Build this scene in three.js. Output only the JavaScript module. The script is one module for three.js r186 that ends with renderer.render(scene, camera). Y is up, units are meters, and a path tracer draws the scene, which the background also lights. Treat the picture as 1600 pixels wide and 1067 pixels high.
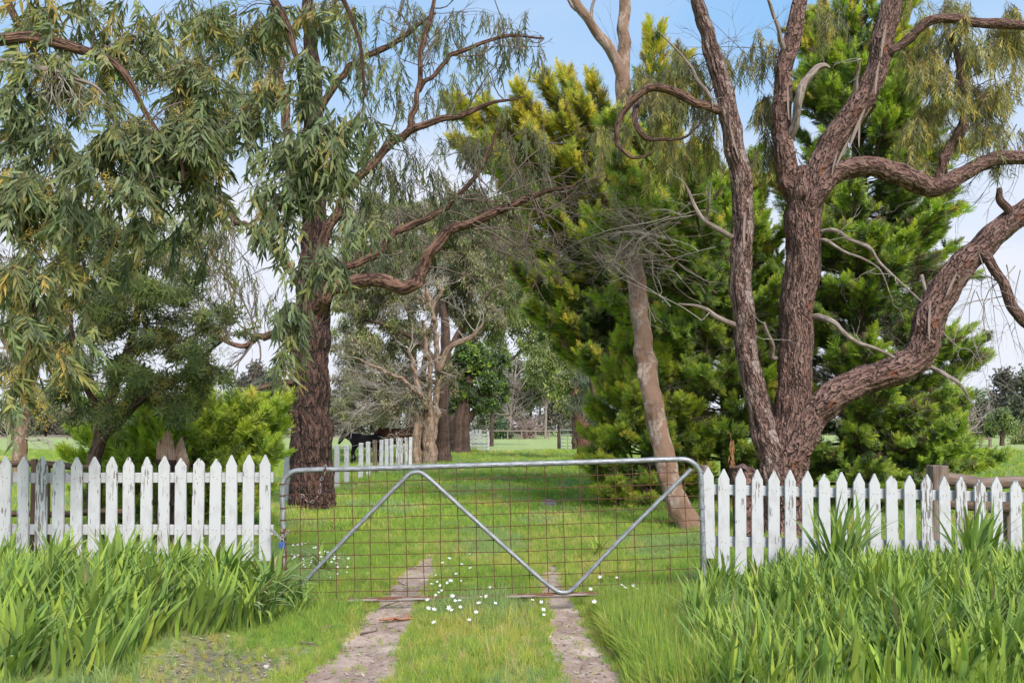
import * as THREE from 'three';
import { mergeGeometries } from 'three/addons/utils/BufferGeometryUtils.js';
import { RoundedBoxGeometry } from 'three/addons/geometries/RoundedBoxGeometry.js';
import { MarchingCubes } from 'three/addons/objects/MarchingCubes.js';
import { ImprovedNoise } from 'three/addons/math/ImprovedNoise.js';

// ------------------------------------------------------------------ camera, sky, sun, exposure
const scene = new THREE.Scene();
const EYE = 1.54, F = 1350;
const camera = new THREE.PerspectiveCamera(2 * Math.atan(533.5 / F) * 180 / Math.PI, 1600 / 1067, 0.05, 900);
camera.position.set(0, EYE, 0);
camera.rotation.x = 1.5 * Math.PI / 180;
camera.setViewOffset(1600, 1067, 0, -99.5, 1600, 1067);
camera.updateProjectionMatrix(); camera.updateMatrixWorld(true);

const renderer = new THREE.WebGLRenderer({ antialias: true });
renderer.toneMapping = THREE.LinearToneMapping;
renderer.toneMappingExposure = 3.25;
renderer.shadowMap.enabled = true;
const SKY_GAIN = 0.325;

const sun = new THREE.DirectionalLight(new THREE.Color(1, 0.955, 0.89), 1.6);
sun.position.set(16, 42, 25);
sun.castShadow = true; sun.shadow.radius = 40; sun.shadow.mapSize.set(2048, 2048);
Object.assign(sun.shadow.camera, { left: -45, right: 45, top: 45, bottom: -45, near: 1, far: 160 });
scene.add(sun); scene.add(sun.target); sun.target.position.set(0, 0, -14);

const perlin = new ImprovedNoise();
const N3 = (x, y, z) => perlin.noise(x, y, z);
const fbm = (x, y, z, o = 4) => { let s = 0, a = 0.5; for (let i = 0; i < o; i++) { s += a * N3(x, y, z); x = x * 2.03 + 7.1; y = y * 2.03 + 3.7; z = z * 2.03 + 1.3; a *= 0.5; } return s; };
const clamp = (x, a = 0, b = 1) => Math.min(b, Math.max(a, x));
const smooth = (a, b, x) => { const t = clamp((x - a) / (b - a)); return t * t * (3 - 2 * t); };
const lerp = (a, b, t) => a + (b - a) * t;
function mulberry(a) { return () => { a |= 0; a = a + 0x6D2B79F5 | 0; let t = Math.imul(a ^ a >>> 15, 1 | a); t = t + Math.imul(t ^ t >>> 7, 61 | t) ^ t; return ((t ^ t >>> 14) >>> 0) / 4294967296; }; }
let R = mulberry(11);
const rr = (a, b) => a + (b - a) * R();
const gauss = () => (R() + R() + R() - 1.5) * 0.82;
const V = (x, y, z) => new THREE.Vector3(x, y, z);

{ // thin white cloud low down, opening to blue higher up
  const w = 1024, h = 512, a = new Float32Array(w * h * 4);
  for (let j = 0; j < h; j++) {
    const el = ((j + 0.5) / h - 0.5) * Math.PI, y = Math.sin(el), c = Math.cos(el);
    for (let i = 0; i < w; i++) {
      const az = (i + 0.5) / w * Math.PI * 2, x = Math.cos(az) * c, z = Math.sin(az) * c;
      const deg = el * 57.3;
      const blue = [lerp(0.33, 0.19, smooth(10, 50, deg)), lerp(0.60, 0.43, smooth(10, 50, deg)), lerp(0.94, 0.83, smooth(10, 50, deg))];
      const k = Math.max(y, 0.05) + 0.12;
      const n = fbm(x / k * 0.9 + 3, z / k * 0.9, 4.2, 5) + 0.5;
      let cl = clamp(1.0 - smooth(9, 25, deg) * 1.02 + (n - 0.45) * 1.2 * smooth(2, 14, deg));
      cl = clamp(cl) * 0.97;
      const wh = [0.83, 0.86, 0.95], o = (j * w + i) * 4;
      for (let q = 0; q < 3; q++) a[o + q] = lerp(blue[q], wh[q], cl) * SKY_GAIN;
      a[o + 3] = 1;
    }
  }
  const t = new THREE.DataTexture(a, w, h, THREE.RGBAFormat, THREE.FloatType);
  t.mapping = THREE.EquirectangularReflectionMapping; t.minFilter = t.magFilter = THREE.LinearFilter; t.wrapS = THREE.RepeatWrapping;
  t.needsUpdate = true; scene.background = t; scene.environment = t;
}

// ------------------------------------------------------------------ helpers
// a point of the place: the direction of a photo pixel, at so many metres in front of the lens
function at(px, py, d) {
  const v = V(px / 800 - 1, 1 - py / 533.5, 0.5).unproject(camera).sub(camera.position);
  return v.multiplyScalar(d / -v.z).add(camera.position);
}
const ppm = d => F / d;
const taken = new Map();
function numbered(n) { const k = taken.get(n) || 0; taken.set(n, k + 1); return k ? `${n}_${String(k).padStart(3, '0')}` : n; }
function shade(o) { o.traverse(m => { if (m.isMesh) { m.castShadow = true; m.receiveShadow = true; } }); return o; }
function thing(name, label, category, base = V(0, 0, 0), group) {
  const o = new THREE.Group(); o.name = numbered(name); o.position.copy(base); scene.add(o);
  o.userData = { label, category }; if (group) o.userData.group = group;
  return o;
}
function part(name, geo, mat, parent, world = true) { // geometry in world metres unless told otherwise
  const m = new THREE.Mesh(geo, mat); m.name = name; m.castShadow = m.receiveShadow = true;
  if (world) { let p = parent; const off = V(0, 0, 0); while (p && p !== scene) { off.add(p.position); p = p.parent; } m.position.copy(off).negate(); }
  parent.add(m); return m;
}
function tag(o, label, category, group) { o.name = numbered(o.name); o.userData = { label, category }; if (group) o.userData.group = group; return o; }
function structure(name, geo, mat) { const m = part(name, geo, mat, scene, false); m.userData.kind = 'structure'; return m; }

class GB { // grows one geometry out of strips, leaves and tubes
  constructor() { this.p = []; this.i = []; this.c = []; this.u = []; }
  get n() { return this.p.length / 3; }
  v(x, y, z, c = [1, 1, 1], u = 0, w = 0) { this.p.push(x, y, z); this.c.push(c[0], c[1], c[2]); this.u.push(u, w); return this.n - 1; }
  tri(a, b, c) { this.i.push(a, b, c); }
  quad(a, b, c, d) { this.i.push(a, b, c, a, c, d); }
  // a leaf from o along dir, its face turned to nrm, bending towards bend
  leaf(o, dir, nrm, len, wid, bend = V(0, -0.2, 0), rows = 4, col = [1, 1, 1], prof = t => Math.sin(Math.PI * Math.pow(t, 0.7)) , fold = 0.0) {
    const side = V(0, 0, 0).crossVectors(dir, nrm).normalize(); let last = null;
    for (let k = 0; k <= rows; k++) {
      const t = k / rows, w = wid * 0.5 * Math.max(prof(t), 0);
      const x = o.x + dir.x * len * t + bend.x * len * t * t, y = o.y + dir.y * len * t + bend.y * len * t * t, z = o.z + dir.z * len * t + bend.z * len * t * t;
      const f = fold * w;
      let row;
      if (fold) row = [this.v(x + side.x * w + nrm.x * f, y + side.y * w + nrm.y * f, z + side.z * w + nrm.z * f, col), this.v(x, y, z, col), this.v(x - side.x * w + nrm.x * f, y - side.y * w + nrm.y * f, z - side.z * w + nrm.z * f, col)];
      else row = k === rows || k === 0 && wid && prof(0) <= 0 ? [this.v(x, y, z, col)] : [this.v(x + side.x * w, y + side.y * w, z + side.z * w, col), this.v(x - side.x * w, y - side.y * w, z - side.z * w, col)];
      if (last) {
        if (fold) { this.quad(last[0], last[1], row[1], row[0]); this.quad(last[1], last[2], row[2], row[1]); }
        else if (last.length === 1) this.tri(last[0], row[1], row[0]);
        else if (row.length === 1) this.tri(last[0], last[1], row[0]);
        else this.quad(last[0], last[1], row[1], row[0]);
      }
      last = row;
    }
  }
  twig(pts, r0, r1, sides = 4, col = [1, 1, 1]) {
    let last = null; const n = pts.length, tan = V(0, 0, 0), u = V(0, 0, 0), w = V(0, 0, 0), ref = V(0.31, 0.2, 0.93); let len = 0;
    for (let k = 0; k < n; k++) {
      tan.copy(pts[Math.min(n - 1, k + 1)]).sub(pts[Math.max(0, k - 1)]).normalize();
      if (Math.abs(tan.dot(ref)) > 0.95) ref.set(0.9, 0.3, -0.2);
      u.crossVectors(tan, ref).normalize(); w.crossVectors(tan, u);
      if (k) len += pts[k].distanceTo(pts[k - 1]);
      const r = lerp(r0, r1, k / (n - 1)), row = [];
      for (let s = 0; s < sides; s++) { const a = s / sides * Math.PI * 2, ca = Math.cos(a) * r, sa = Math.sin(a) * r; row.push(this.v(pts[k].x + u.x * ca + w.x * sa, pts[k].y + u.y * ca + w.y * sa, pts[k].z + u.z * ca + w.z * sa, col, s / sides, len / 0.6)); }
      if (last) for (let s = 0; s < sides; s++) { const q = (s + 1) % sides; this.quad(last[s], last[q], row[q], row[s]); }
      last = row;
    }
  }
  geo() {
    const g = new THREE.BufferGeometry();
    g.setAttribute('position', new THREE.Float32BufferAttribute(this.p, 3));
    g.setAttribute('color', new THREE.Float32BufferAttribute(this.c, 3));
    g.setAttribute('uv', new THREE.Float32BufferAttribute(this.u, 2));
    g.setIndex(this.i); g.computeVertexNormals(); return g;
  }
}

// a limb swept along points with a radius at each, furrowed lengthwise
function limbGeo(pts, radii, { sides = 14, step = 0.12, ridge = 0.05, lump = 0.06, texW = 0.5, texH = 1.0, seed = 0, flare = 0, ridgeFreq = 2.4, closed = true, kink = 0.7, knots = [] } = {}) {
  const curve = new THREE.CatmullRomCurve3(pts, false, 'centripetal');
  const len = curve.getLength(), n = Math.max(4, Math.ceil(len / step)), m = pts.length - 1;
  const P = [], T = [], rad = [];
  for (let k = 0; k <= n; k++) {
    const t = k / n; T.push(curve.getTangent(t));
    const f = t * m, i = Math.min(m - 1, Math.floor(f)), r_ = lerp(radii[i], radii[i + 1], f - i), q_ = t * len; rad.push(r_);
    P.push(curve.getPoint(t).add(V(N3(q_ * 3 + seed, 1.5, seed), N3(q_ * 3, 7.5, seed + 4), N3(q_ * 3, seed, 3.5)).multiplyScalar(kink * Math.min(r_, 0.06) * smooth(0, 0.12, t))));
  }
  const pos = [], uv = [], idx = [];
  const rMean = radii.reduce((a, b) => a + b, 0) / radii.length, wraps = Math.max(1, Math.round(2 * Math.PI * rMean / texW));
  const u = V(1, 0, 0).addScaledVector(T[0], -T[0].x).normalize(), w = V(0, 0, 0); let s = 0;
  if (!(u.lengthSq() > 0.1)) u.set(0, 0, 1);
  for (let k = 0; k <= n; k++) {
    u.addScaledVector(T[k], -u.dot(T[k])).normalize(); w.crossVectors(T[k], u);
    if (k) s += P[k].distanceTo(P[k - 1]);
    for (let j = 0; j <= sides; j++) {
      const a = j / sides * Math.PI * 2, ca = Math.cos(a), sa = Math.sin(a), rf = ridgeFreq * Math.max(1, rad[k] / 0.12);
      let r = rad[k];
      const nz = N3(ca * rf + seed, sa * rf - seed, s * 1.3 + seed * 2), n2 = N3(ca * rf * 2.3 - seed, sa * rf * 2.3, s * 3.1 + seed);
      r += r * lump * N3(ca * 0.9 + seed * 3, sa * 0.9, s * 2.2) * 2 + Math.min(r, 0.2) * ridge * ((1 - Math.abs(nz) * 3.2) + 0.6 * (1 - Math.abs(n2) * 3));
      for (const [ks, ka, kr] of knots) { let da = Math.abs(a - ka); da = Math.min(da, 6.283 - da); const q2 = Math.hypot((s - ks) , da * rad[k]) / kr; r += kr * 0.55 * Math.exp(-q2 * q2) * (0.6 + 0.8 * n2 * 2) - kr * 0.5 * Math.exp(-q2 * q2 * 9); }
      if (flare) r += rad[k] * flare * Math.exp(-s / 0.25) * (0.4 + 0.8 * Math.max(0, N3(ca * 1.6 + seed, sa * 1.6, 9)) * 2);
      pos.push(P[k].x + u.x * ca * r + w.x * sa * r, P[k].y + u.y * ca * r + w.y * sa * r, P[k].z + u.z * ca * r + w.z * sa * r);
      uv.push(j / sides * wraps, s / texH + seed * 0.37);
    }
  }
  const q = sides + 1;
  for (let k = 0; k < n; k++) for (let j = 0; j < sides; j++) { const a = k * q + j; idx.push(a, a + 1, a + q + 1, a, a + q + 1, a + q); }
  if (closed) for (const [k, f] of [[0, 0], [n, 1]]) {
    const c = pos.length / 3; pos.push(P[k].x, P[k].y, P[k].z); uv.push(0.5, s / texH);
    for (let j = 0; j < sides; j++) f ? idx.push(k * q + j, k * q + j + 1, c) : idx.push(k * q + j + 1, k * q + j, c);
  }
  const g = new THREE.BufferGeometry();
  g.setAttribute('position', new THREE.Float32BufferAttribute(pos, 3)); g.setAttribute('uv', new THREE.Float32BufferAttribute(uv, 2));
  g.setIndex(idx); g.computeVertexNormals();
  const nr = g.attributes.normal; // close the seam
  for (let k = 0; k <= n; k++) { const a = k * q, b = k * q + sides, x = nr.getX(a) + nr.getX(b), y = nr.getY(a) + nr.getY(b), z = nr.getZ(a) + nr.getZ(b), l = Math.hypot(x, y, z) || 1; nr.setXYZ(a, x / l, y / l, z / l); nr.setXYZ(b, x / l, y / l, z / l); }
  return g;
}

// ------------------------------------------------------------------ textures
function hash2(x, y, s) { let h = Math.imul(x, 374761393) + Math.imul(y, 668265263) + Math.imul(s, 1442695041) | 0; h = Math.imul(h ^ h >>> 13, 1274126177); return ((h ^ h >>> 16) >>> 0) / 4294967296; }
function tn(x, y, px, py, s) { // tiling value noise, 0 to 1
  const xi = Math.floor(x), yi = Math.floor(y), fx = x - xi, fy = y - yi, u = fx * fx * (3 - 2 * fx), v = fy * fy * (3 - 2 * fy);
  const m = (a, b) => ((a % b) + b) % b, x0 = m(xi, px), x1 = m(xi + 1, px), y0 = m(yi, py), y1 = m(yi + 1, py);
  return lerp(lerp(hash2(x0, y0, s), hash2(x1, y0, s), u), lerp(hash2(x0, y1, s), hash2(x1, y1, s), u), v);
}
const tf = (u, v, fx, fy, s, o = 3) => { let a = 0.5, r = 0, t = 0; for (let k = 0; k < o; k++) { r += a * tn(u * fx, v * fy, fx, fy, s + k); t += a; a *= 0.5; fx *= 2; fy *= 2; } return r / t; };
function texture(w, h, f, srgb) {
  const a = new Uint8Array(w * h * 4);
  for (let j = 0; j < h; j++) for (let i = 0; i < w; i++) { const c = f(i / w, j / h), o = (j * w + i) * 4; for (let q = 0; q < 3; q++) a[o + q] = clamp(c.length ? c[q] : c) * 255; a[o + 3] = 255; }
  const t = new THREE.DataTexture(a, w, h, THREE.RGBAFormat); t.wrapS = t.wrapT = THREE.RepeatWrapping; t.magFilter = THREE.LinearFilter; t.minFilter = THREE.LinearMipmapLinearFilter; t.generateMipmaps = true;
  if (srgb) t.colorSpace = THREE.SRGBColorSpace; t.needsUpdate = true; return t;
}
const mix3 = (a, b, t) => [lerp(a[0], b[0], t), lerp(a[1], b[1], t), lerp(a[2], b[2], t)];
function bark({ a, b, c, patch, fx = 10, fy = 4, seed = 1, bump = 0.02, rough = 0.95, patchAt = 0.7, patchF = 2, w = 512, h = 512, crack = 0.45, grain = 1.1 }) {
  const hgt = (u, v) => { const wu = u + 0.05 * (tf(u, v, 3, 6, seed + 9, 2) - 0.5); const r = 1 - Math.abs(2 * tf(wu, v, fx, fy, seed, 3) - 1) * 1.5; const cr = smooth(0.10, 0.0, Math.abs(tf(wu, v + 0.04 * (tf(u, v, 9, 9, seed + 3, 2) - 0.5), Math.round(fx * 1.3), Math.round(fy * 1.6), seed + 60, 3) - 0.5)); return clamp(0.5 * r + 0.5 * tf(u, v, fx * 4, fy * 5, seed + 5, 3) - crack * cr); };
  const H = (u, v) => hgt(u, v);
  const map = texture(w, h, (u, v) => {
    const t = H(u, v), q = tf(u, v, 3, 3, seed + 20, 4), fine = tf(u, v, 64, 52, seed + 30, 3);
    let k = mix3(a, b, clamp((t - 0.42) * 1.9 + 0.42 + grain * (fine - 0.5)));
    k = mix3(k, c, clamp((q - 0.5) * 3) * 0.5);
    if (patch) k = mix3(k, patch, smooth(patchAt, patchAt + 0.1, tf(u, v, patchF, patchF, seed + 40, 4)) * 0.75);
    return k;
  }, true);
  const bm = texture(w, h, (u, v) => H(u, v), false);
  return new THREE.MeshStandardMaterial({ map, bumpMap: bm, bumpScale: bump, roughness: rough });
}
const c255 = (r, g, b) => [r / 255, g / 255, b / 255];
const M = {};
M.stringy = bark({ a: c255(44, 30, 26), b: c255(106, 78, 67), c: c255(84, 60, 52), fx: 10, fy: 3, seed: 3, bump: 0.08 });
M.pepper = bark({ a: c255(72, 48, 41), b: c255(144, 113, 102), c: c255(118, 88, 79), patch: c255(138, 82, 58), patchAt: 0.70, fx: 9, fy: 5, seed: 7, bump: 0.07 });
M.pepperPale = bark({ a: c255(78, 55, 48), b: c255(150, 120, 110), c: c255(122, 93, 84), patch: c255(168, 148, 140), patchAt: 0.54, patchF: 3, fx: 9, fy: 5, seed: 13, bump: 0.06 });
M.paleBranch = bark({ a: c255(112, 92, 84), b: c255(168, 152, 144), c: c255(138, 118, 110), fx: 8, fy: 3, seed: 15, bump: 0.008 });
M.smoothGum = bark({ a: c255(104, 80, 64), b: c255(168, 146, 130), c: c255(150, 138, 130), patch: c255(122, 92, 72), patchAt: 0.48, patchF: 6, fx: 4, fy: 3, seed: 21, bump: 0.014, rough: 0.85, crack: 0.12, grain: 0.6 });
M.brownLimb = bark({ a: c255(60, 40, 32), b: c255(134, 100, 82), c: c255(100, 71, 58), fx: 8, fy: 3, seed: 31, bump: 0.035 });
M.deadWood = bark({ a: c255(98, 78, 64), b: c255(162, 140, 120), c: c255(138, 118, 104), patch: c255(118, 88, 66), patchAt: 0.56, patchF: 3, fx: 9, fy: 3, seed: 41, bump: 0.012 });
M.darkTrunk = bark({ a: c255(62, 46, 40), b: c255(112, 88, 76), c: c255(84, 64, 56), fx: 9, fy: 2, seed: 51, bump: 0.025 });
M.redTrunk = bark({ a: c255(78, 50, 40), b: c255(138, 98, 80), c: c255(104, 70, 58), fx: 9, fy: 2, seed: 55, bump: 0.025 });
M.twig = new THREE.MeshStandardMaterial({ color: new THREE.Color(0.16, 0.115, 0.09), roughness: 0.9 });
M.paleTwig = new THREE.MeshStandardMaterial({ color: new THREE.Color(0.33, 0.28, 0.24), roughness: 0.9 });
M.greyTwig = new THREE.MeshStandardMaterial({ color: new THREE.Color(0.22, 0.18, 0.155), roughness: 0.9 });
const leafMat = (o = {}) => new THREE.MeshPhysicalMaterial({ color: 0xffffff, vertexColors: true, roughness: 1, transmission: 0.42, thickness: 0, side: THREE.DoubleSide, clearcoat: 0.25, clearcoatRoughness: 0.45, ...o });
M.gumLeaf = leafMat({ clearcoat: 0.22, clearcoatRoughness: 0.4, transmission: 0.36 });
M.leaf = leafMat({ clearcoat: 0.1 });
M.needle = leafMat({ clearcoat: 0, roughness: 1, transmission: 0.46 });
M.grass = leafMat({ clearcoat: 0.06, roughness: 1, transmission: 0.48 });
const strapTones = [[0.19, 0.31, 0.036], [0.25, 0.37, 0.036], [0.32, 0.43, 0.04], [0.14, 0.25, 0.036], [0.29, 0.39, 0.06]].map(c => new THREE.MeshPhysicalMaterial({ color: new THREE.Color(...c), roughness: 1, transmission: 0.36, thickness: 0, side: THREE.DoubleSide, clearcoat: 0.3, clearcoatRoughness: 0.4 }));
const strapDry = new THREE.MeshPhysicalMaterial({ color: new THREE.Color(0.42, 0.33, 0.14), roughness: 1, transmission: 0.3, thickness: 0, side: THREE.DoubleSide });

// flaking white paint over grey boards
function paintMat(seed, wear, w = 256, h = 1024) {
  const chip = (u, v) => { const s = tf(u, v, 24, 11, seed, 4), big = tf(u, v, 3, 3, seed + 7, 3); return smooth(0.0, 0.06, s + (big - 0.5) * 0.5 - (0.71 - wear)); };
  const map = texture(w, h, (u, v) => {
    const k = chip(u, v), g = tf(u, v, 40, 5, seed + 3, 2), d = tf(u, v, 5, 9, seed + 13, 4);
    const paint = mix3([0.77, 0.765, 0.77], [0.69, 0.675, 0.675], clamp((d - 0.5) * 2));
    return mix3(paint, mix3([0.36, 0.33, 0.31], [0.56, 0.52, 0.50], g), k * 0.9);
  }, true);
  const bm = texture(w / 2, h / 2, (u, v) => clamp(0.75 - 0.6 * chip(u, v) + 0.2 * (tf(u, v, 40, 5, seed + 3, 2) - 0.5)), false);
  return new THREE.MeshStandardMaterial({ map, bumpMap: bm, bumpScale: 0.0025, roughness: 0.75 });
}
M.paint = [paintMat(5, -0.1), paintMat(25, -0.03), paintMat(45, 0.075), paintMat(65, 0.15)];
const boards = (seed, a, b) => { const f = (u, v) => clamp(0.5 * tf(u, v, 26, 3, seed, 3) + 0.5 * tf(u, v, 8, 6, seed + 4, 3)); return new THREE.MeshStandardMaterial({ map: texture(256, 512, (u, v) => mix3(a, b, clamp((f(u, v) - 0.5) * 2.4 + 0.5)), true), bumpMap: texture(256, 512, f, false), bumpScale: 0.005, roughness: 0.95 }); };
M.greyWood = boards(81, c255(92, 75, 64), c255(150, 130, 116));
M.brownWood = boards(83, c255(72, 56, 44), c255(126, 102, 82));
M.freshWood = boards(85, c255(150, 110, 86), c255(206, 174, 152));
const galvF = (u, v) => tf(u, v, 12, 12, 91, 3);
M.galv = new THREE.MeshStandardMaterial({ map: texture(256, 256, (u, v) => mix3(c255(128, 129, 132), c255(168, 169, 173), clamp((galvF(u, v) - 0.5) * 2.6 + 0.5)), true), metalness: 0.35, roughness: 0.5 });
M.galvRust = new THREE.MeshStandardMaterial({ map: texture(256, 512, (u, v) => mix3(c255(158, 152, 146), mix3(c255(92, 56, 40), c255(126, 84, 60), tf(u, v, 20, 20, 99, 3)), smooth(0.44, 0.56, tf(u, v, 3, 9, 97, 4))), true), metalness: 0.2, roughness: 0.75 });
M.rust = new THREE.MeshStandardMaterial({ map: texture(128, 256, (u, v) => mix3(c255(76, 45, 35), c255(122, 80, 60), tf(u, v, 4, 24, 95, 3)), true), metalness: 0.1, roughness: 0.9 });
const M_wire = new THREE.MeshStandardMaterial({ color: new THREE.Color(0.32, 0.31, 0.30), metalness: 0.4, roughness: 0.6 });

console.log('textures done');

// ------------------------------------------------------------------ ground
const TRACKS = [{ x: -1.0, d0: 2.5, d1: 11.6, w: d => lerp(0.37, 0.26, smooth(4.5, 7, d)) * (1 - 0.9 * smooth(9.0, 11.6, d)) }, { x: 0.45, d0: 2.5, d1: 11.4, w: d => lerp(0.27, 0.2, smooth(5, 8, d)) * (1 - 0.9 * smooth(8.4, 11.4, d)) }, { x: 0.74, d0: 16.6, d1: 18.8, w: d => 0.2 * Math.sqrt(Math.max(0, 1 - Math.abs(d - 17.7) / 1.1)) }];
const trackX = (t, d) => t.x + 0.07 * N3(d * 0.5, t.x * 5, 2) * 2;
function trackIn(x, d) { // 1 inside a wheel track, with a ragged edge
  let m = 0;
  for (const t of TRACKS) { if (d < t.d0 || d > t.d1) continue; const e = t.w(d) * 0.95 + 0.22 * fbm(x * 3.4, d * 3.4, 3.3, 4); m = Math.max(m, smooth(0.06, -0.08, Math.abs(x - trackX(t, d)) - e)); }
  return m;
}
function bareIn(x, d) { // the thin dry corner at the lower left
  const e = Math.max(Math.abs(x + 1.75) / 0.55, Math.abs(d - 5.35) / 0.8);
  return smooth(1.05, 0.7, e + 0.5 * fbm(x * 3, d * 3, 8, 3));
}
function H(x, z) {
  const d = -z;
  let h = 0.27 * (smooth(-1.75, -2.7, x) + smooth(1.5, 2.5, x)) * (1 - smooth(8.2, 11.5, d)) * smooth(3.6, 6.8, d);
  h += 0.05 * fbm(x * 0.5, z * 0.5, 1.7, 3) + 0.02 * N3(x * 2.1, z * 2.1, 5);
  for (const t of TRACKS) { const k = Math.abs(x - trackX(t, d)) / Math.max(t.w(d), 0.12); h -= 0.04 * Math.exp(-k * k * 0.8) * smooth(t.d1 + 1, t.d1 - 2, d); }
  return h * (1 - smooth(60, 120, Math.hypot(x, z)));
}
const onGround = (x, z) => V(x, H(x, z), z);
{
  const xs = [], zs = [];
  for (let x = 0; x < 9; x += 0.12) xs.push(x); for (let x = 9, s = 0.2; x < 700; x += s, s *= 1.18) xs.push(x);
  const X = [...xs.slice(1).map(x => -x).reverse(), ...xs];
  for (let z = 4; z > -20; z -= 0.12) zs.push(z); for (let z = -20, s = 0.2; z > -760; z -= s, s *= 1.12) zs.push(z);
  for (let z = 4.2, s = 0.4; z < 300; z += s, s *= 1.4) zs.unshift(z);
  const pos = [], uv = [], col = [], idx = [];
  for (const z of zs) for (const x of X) {
    pos.push(x, H(x, z), z); uv.push(x / 3, z / 3);
    const d = -z, dirt = Math.max(d > 2 && d < 20 ? trackIn(x, d) : 0, 0.75 * bareIn(x, d)), n = fbm(x * 0.35, z * 0.35, 6, 4) + 0.5, n2 = fbm(x * 1.7, z * 1.7, 16, 3) + 0.5;
    let c = mix3([0.25, 0.34, 0.06], [0.38, 0.41, 0.09], clamp((n - 0.35) * 2.4));
    c = mix3(c, [0.31, 0.29, 0.13], clamp((n2 - 0.6) * 3) * 0.55);
    c = mix3(c, [0.28, 0.22, 0.175], dirt);
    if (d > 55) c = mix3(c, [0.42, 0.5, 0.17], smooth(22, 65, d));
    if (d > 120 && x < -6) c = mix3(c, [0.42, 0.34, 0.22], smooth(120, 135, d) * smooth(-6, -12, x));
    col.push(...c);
  }
  const w = X.length;
  for (let j = 0; j < zs.length - 1; j++) for (let i = 0; i < w - 1; i++) { const a = j * w + i; idx.push(a, a + w + 1, a + 1, a, a + w, a + w + 1); }
  const g = new THREE.BufferGeometry();
  g.setAttribute('position', new THREE.Float32BufferAttribute(pos, 3)); g.setAttribute('uv', new THREE.Float32BufferAttribute(uv, 2)); g.setAttribute('color', new THREE.Float32BufferAttribute(col, 3));
  g.setIndex(idx); g.computeVertexNormals();
  if (g.attributes.normal.getY(0) < 0) { for (let k = 0; k < idx.length; k += 3) { const q = idx[k + 1]; idx[k + 1] = idx[k + 2]; idx[k + 2] = q; } g.setIndex(idx); g.computeVertexNormals(); }
  const map = texture(512, 512, (u, v) => { const a = tf(u, v, 8, 8, 201, 4), b = tf(u, v, 90, 90, 205, 2); const k = 0.86 + 0.28 * (a - 0.5) + 0.3 * (b - 0.5); return [k, k, k * 0.98]; }, true);
  const bm = texture(512, 512, (u, v) => 0.5 * tf(u, v, 20, 20, 211, 3) + 0.5 * tf(u, v, 110, 110, 215, 2), false);
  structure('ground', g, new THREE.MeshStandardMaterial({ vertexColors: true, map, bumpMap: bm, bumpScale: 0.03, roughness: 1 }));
}
// the bare wheel tracks, a skin of sandy soil with ragged edges
const dirtHeight = (u, v) => clamp(0.45 * tf(u, v, 10, 10, 221, 4) + 0.35 * tf(u, v, 60, 60, 225, 2) + 0.45 * smooth(0.78, 0.86, tn(u * 50, v * 50, 50, 50, 229)));
M.dirt = new THREE.MeshStandardMaterial({
  map: texture(1024, 1024, (u, v) => {
    const a = tf(u, v, 5, 5, 231, 5), b = tf(u, v, 70, 70, 235, 3), s = smooth(0.80, 0.87, tn(u * 64, v * 64, 64, 64, 239)), dk = smooth(0.80, 0.86, tf(u, v, 44, 60, 241, 2));
    let c = mix3(c255(146, 122, 108), c255(192, 170, 155), clamp((a - 0.5) * 2.4 + 0.5 + (b - 0.5) * 0.6));
    c = mix3(c, c255(190, 174, 162), s * 0.5); return mix3(c, c255(82, 62, 52), dk * 0.8);
  }, true), bumpMap: texture(1024, 1024, dirtHeight, false), bumpScale: 0.014, roughness: 1,
});
for (const t of TRACKS) {
  const pos = [], uv = [], idx = []; const n = Math.ceil((t.d1 - t.d0) / 0.045), m = 16;
  for (let k = 0; k <= n; k++) {
    const d = lerp(t.d0, t.d1, k / n), cx = trackX(t, d);
    const e = [-1, 1].map(s => Math.max(0.015, t.w(d) * 1.12 + 0.16 * fbm((cx + s * t.w(d)) * 5, d * 5, 3.3, 4)));
    for (let j = 0; j <= m; j++) { const x = lerp(cx - e[0], cx + e[1], j / m), f = Math.abs(j / m - 0.5) * 2; pos.push(x, H(x, -d) + 0.012 * (1 - f * f * f) - 0.004 + 0.008 * fbm(x * 9, d * 9, 2, 2), -d); uv.push(x / 1.4, d / 1.4); }
  }
  for (let k = 0; k < n; k++) for (let j = 0; j < m; j++) { const a = k * (m + 1) + j; idx.push(a, a + 1, a + m + 2, a, a + m + 2, a + m + 1); }
  const g = new THREE.BufferGeometry(); g.setAttribute('position', new THREE.Float32BufferAttribute(pos, 3)); g.setAttribute('uv', new THREE.Float32BufferAttribute(uv, 2)); g.setIndex(idx); g.computeVertexNormals();
  const o = structure(numbered('dirt_path'), g, M.dirt);
}

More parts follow.
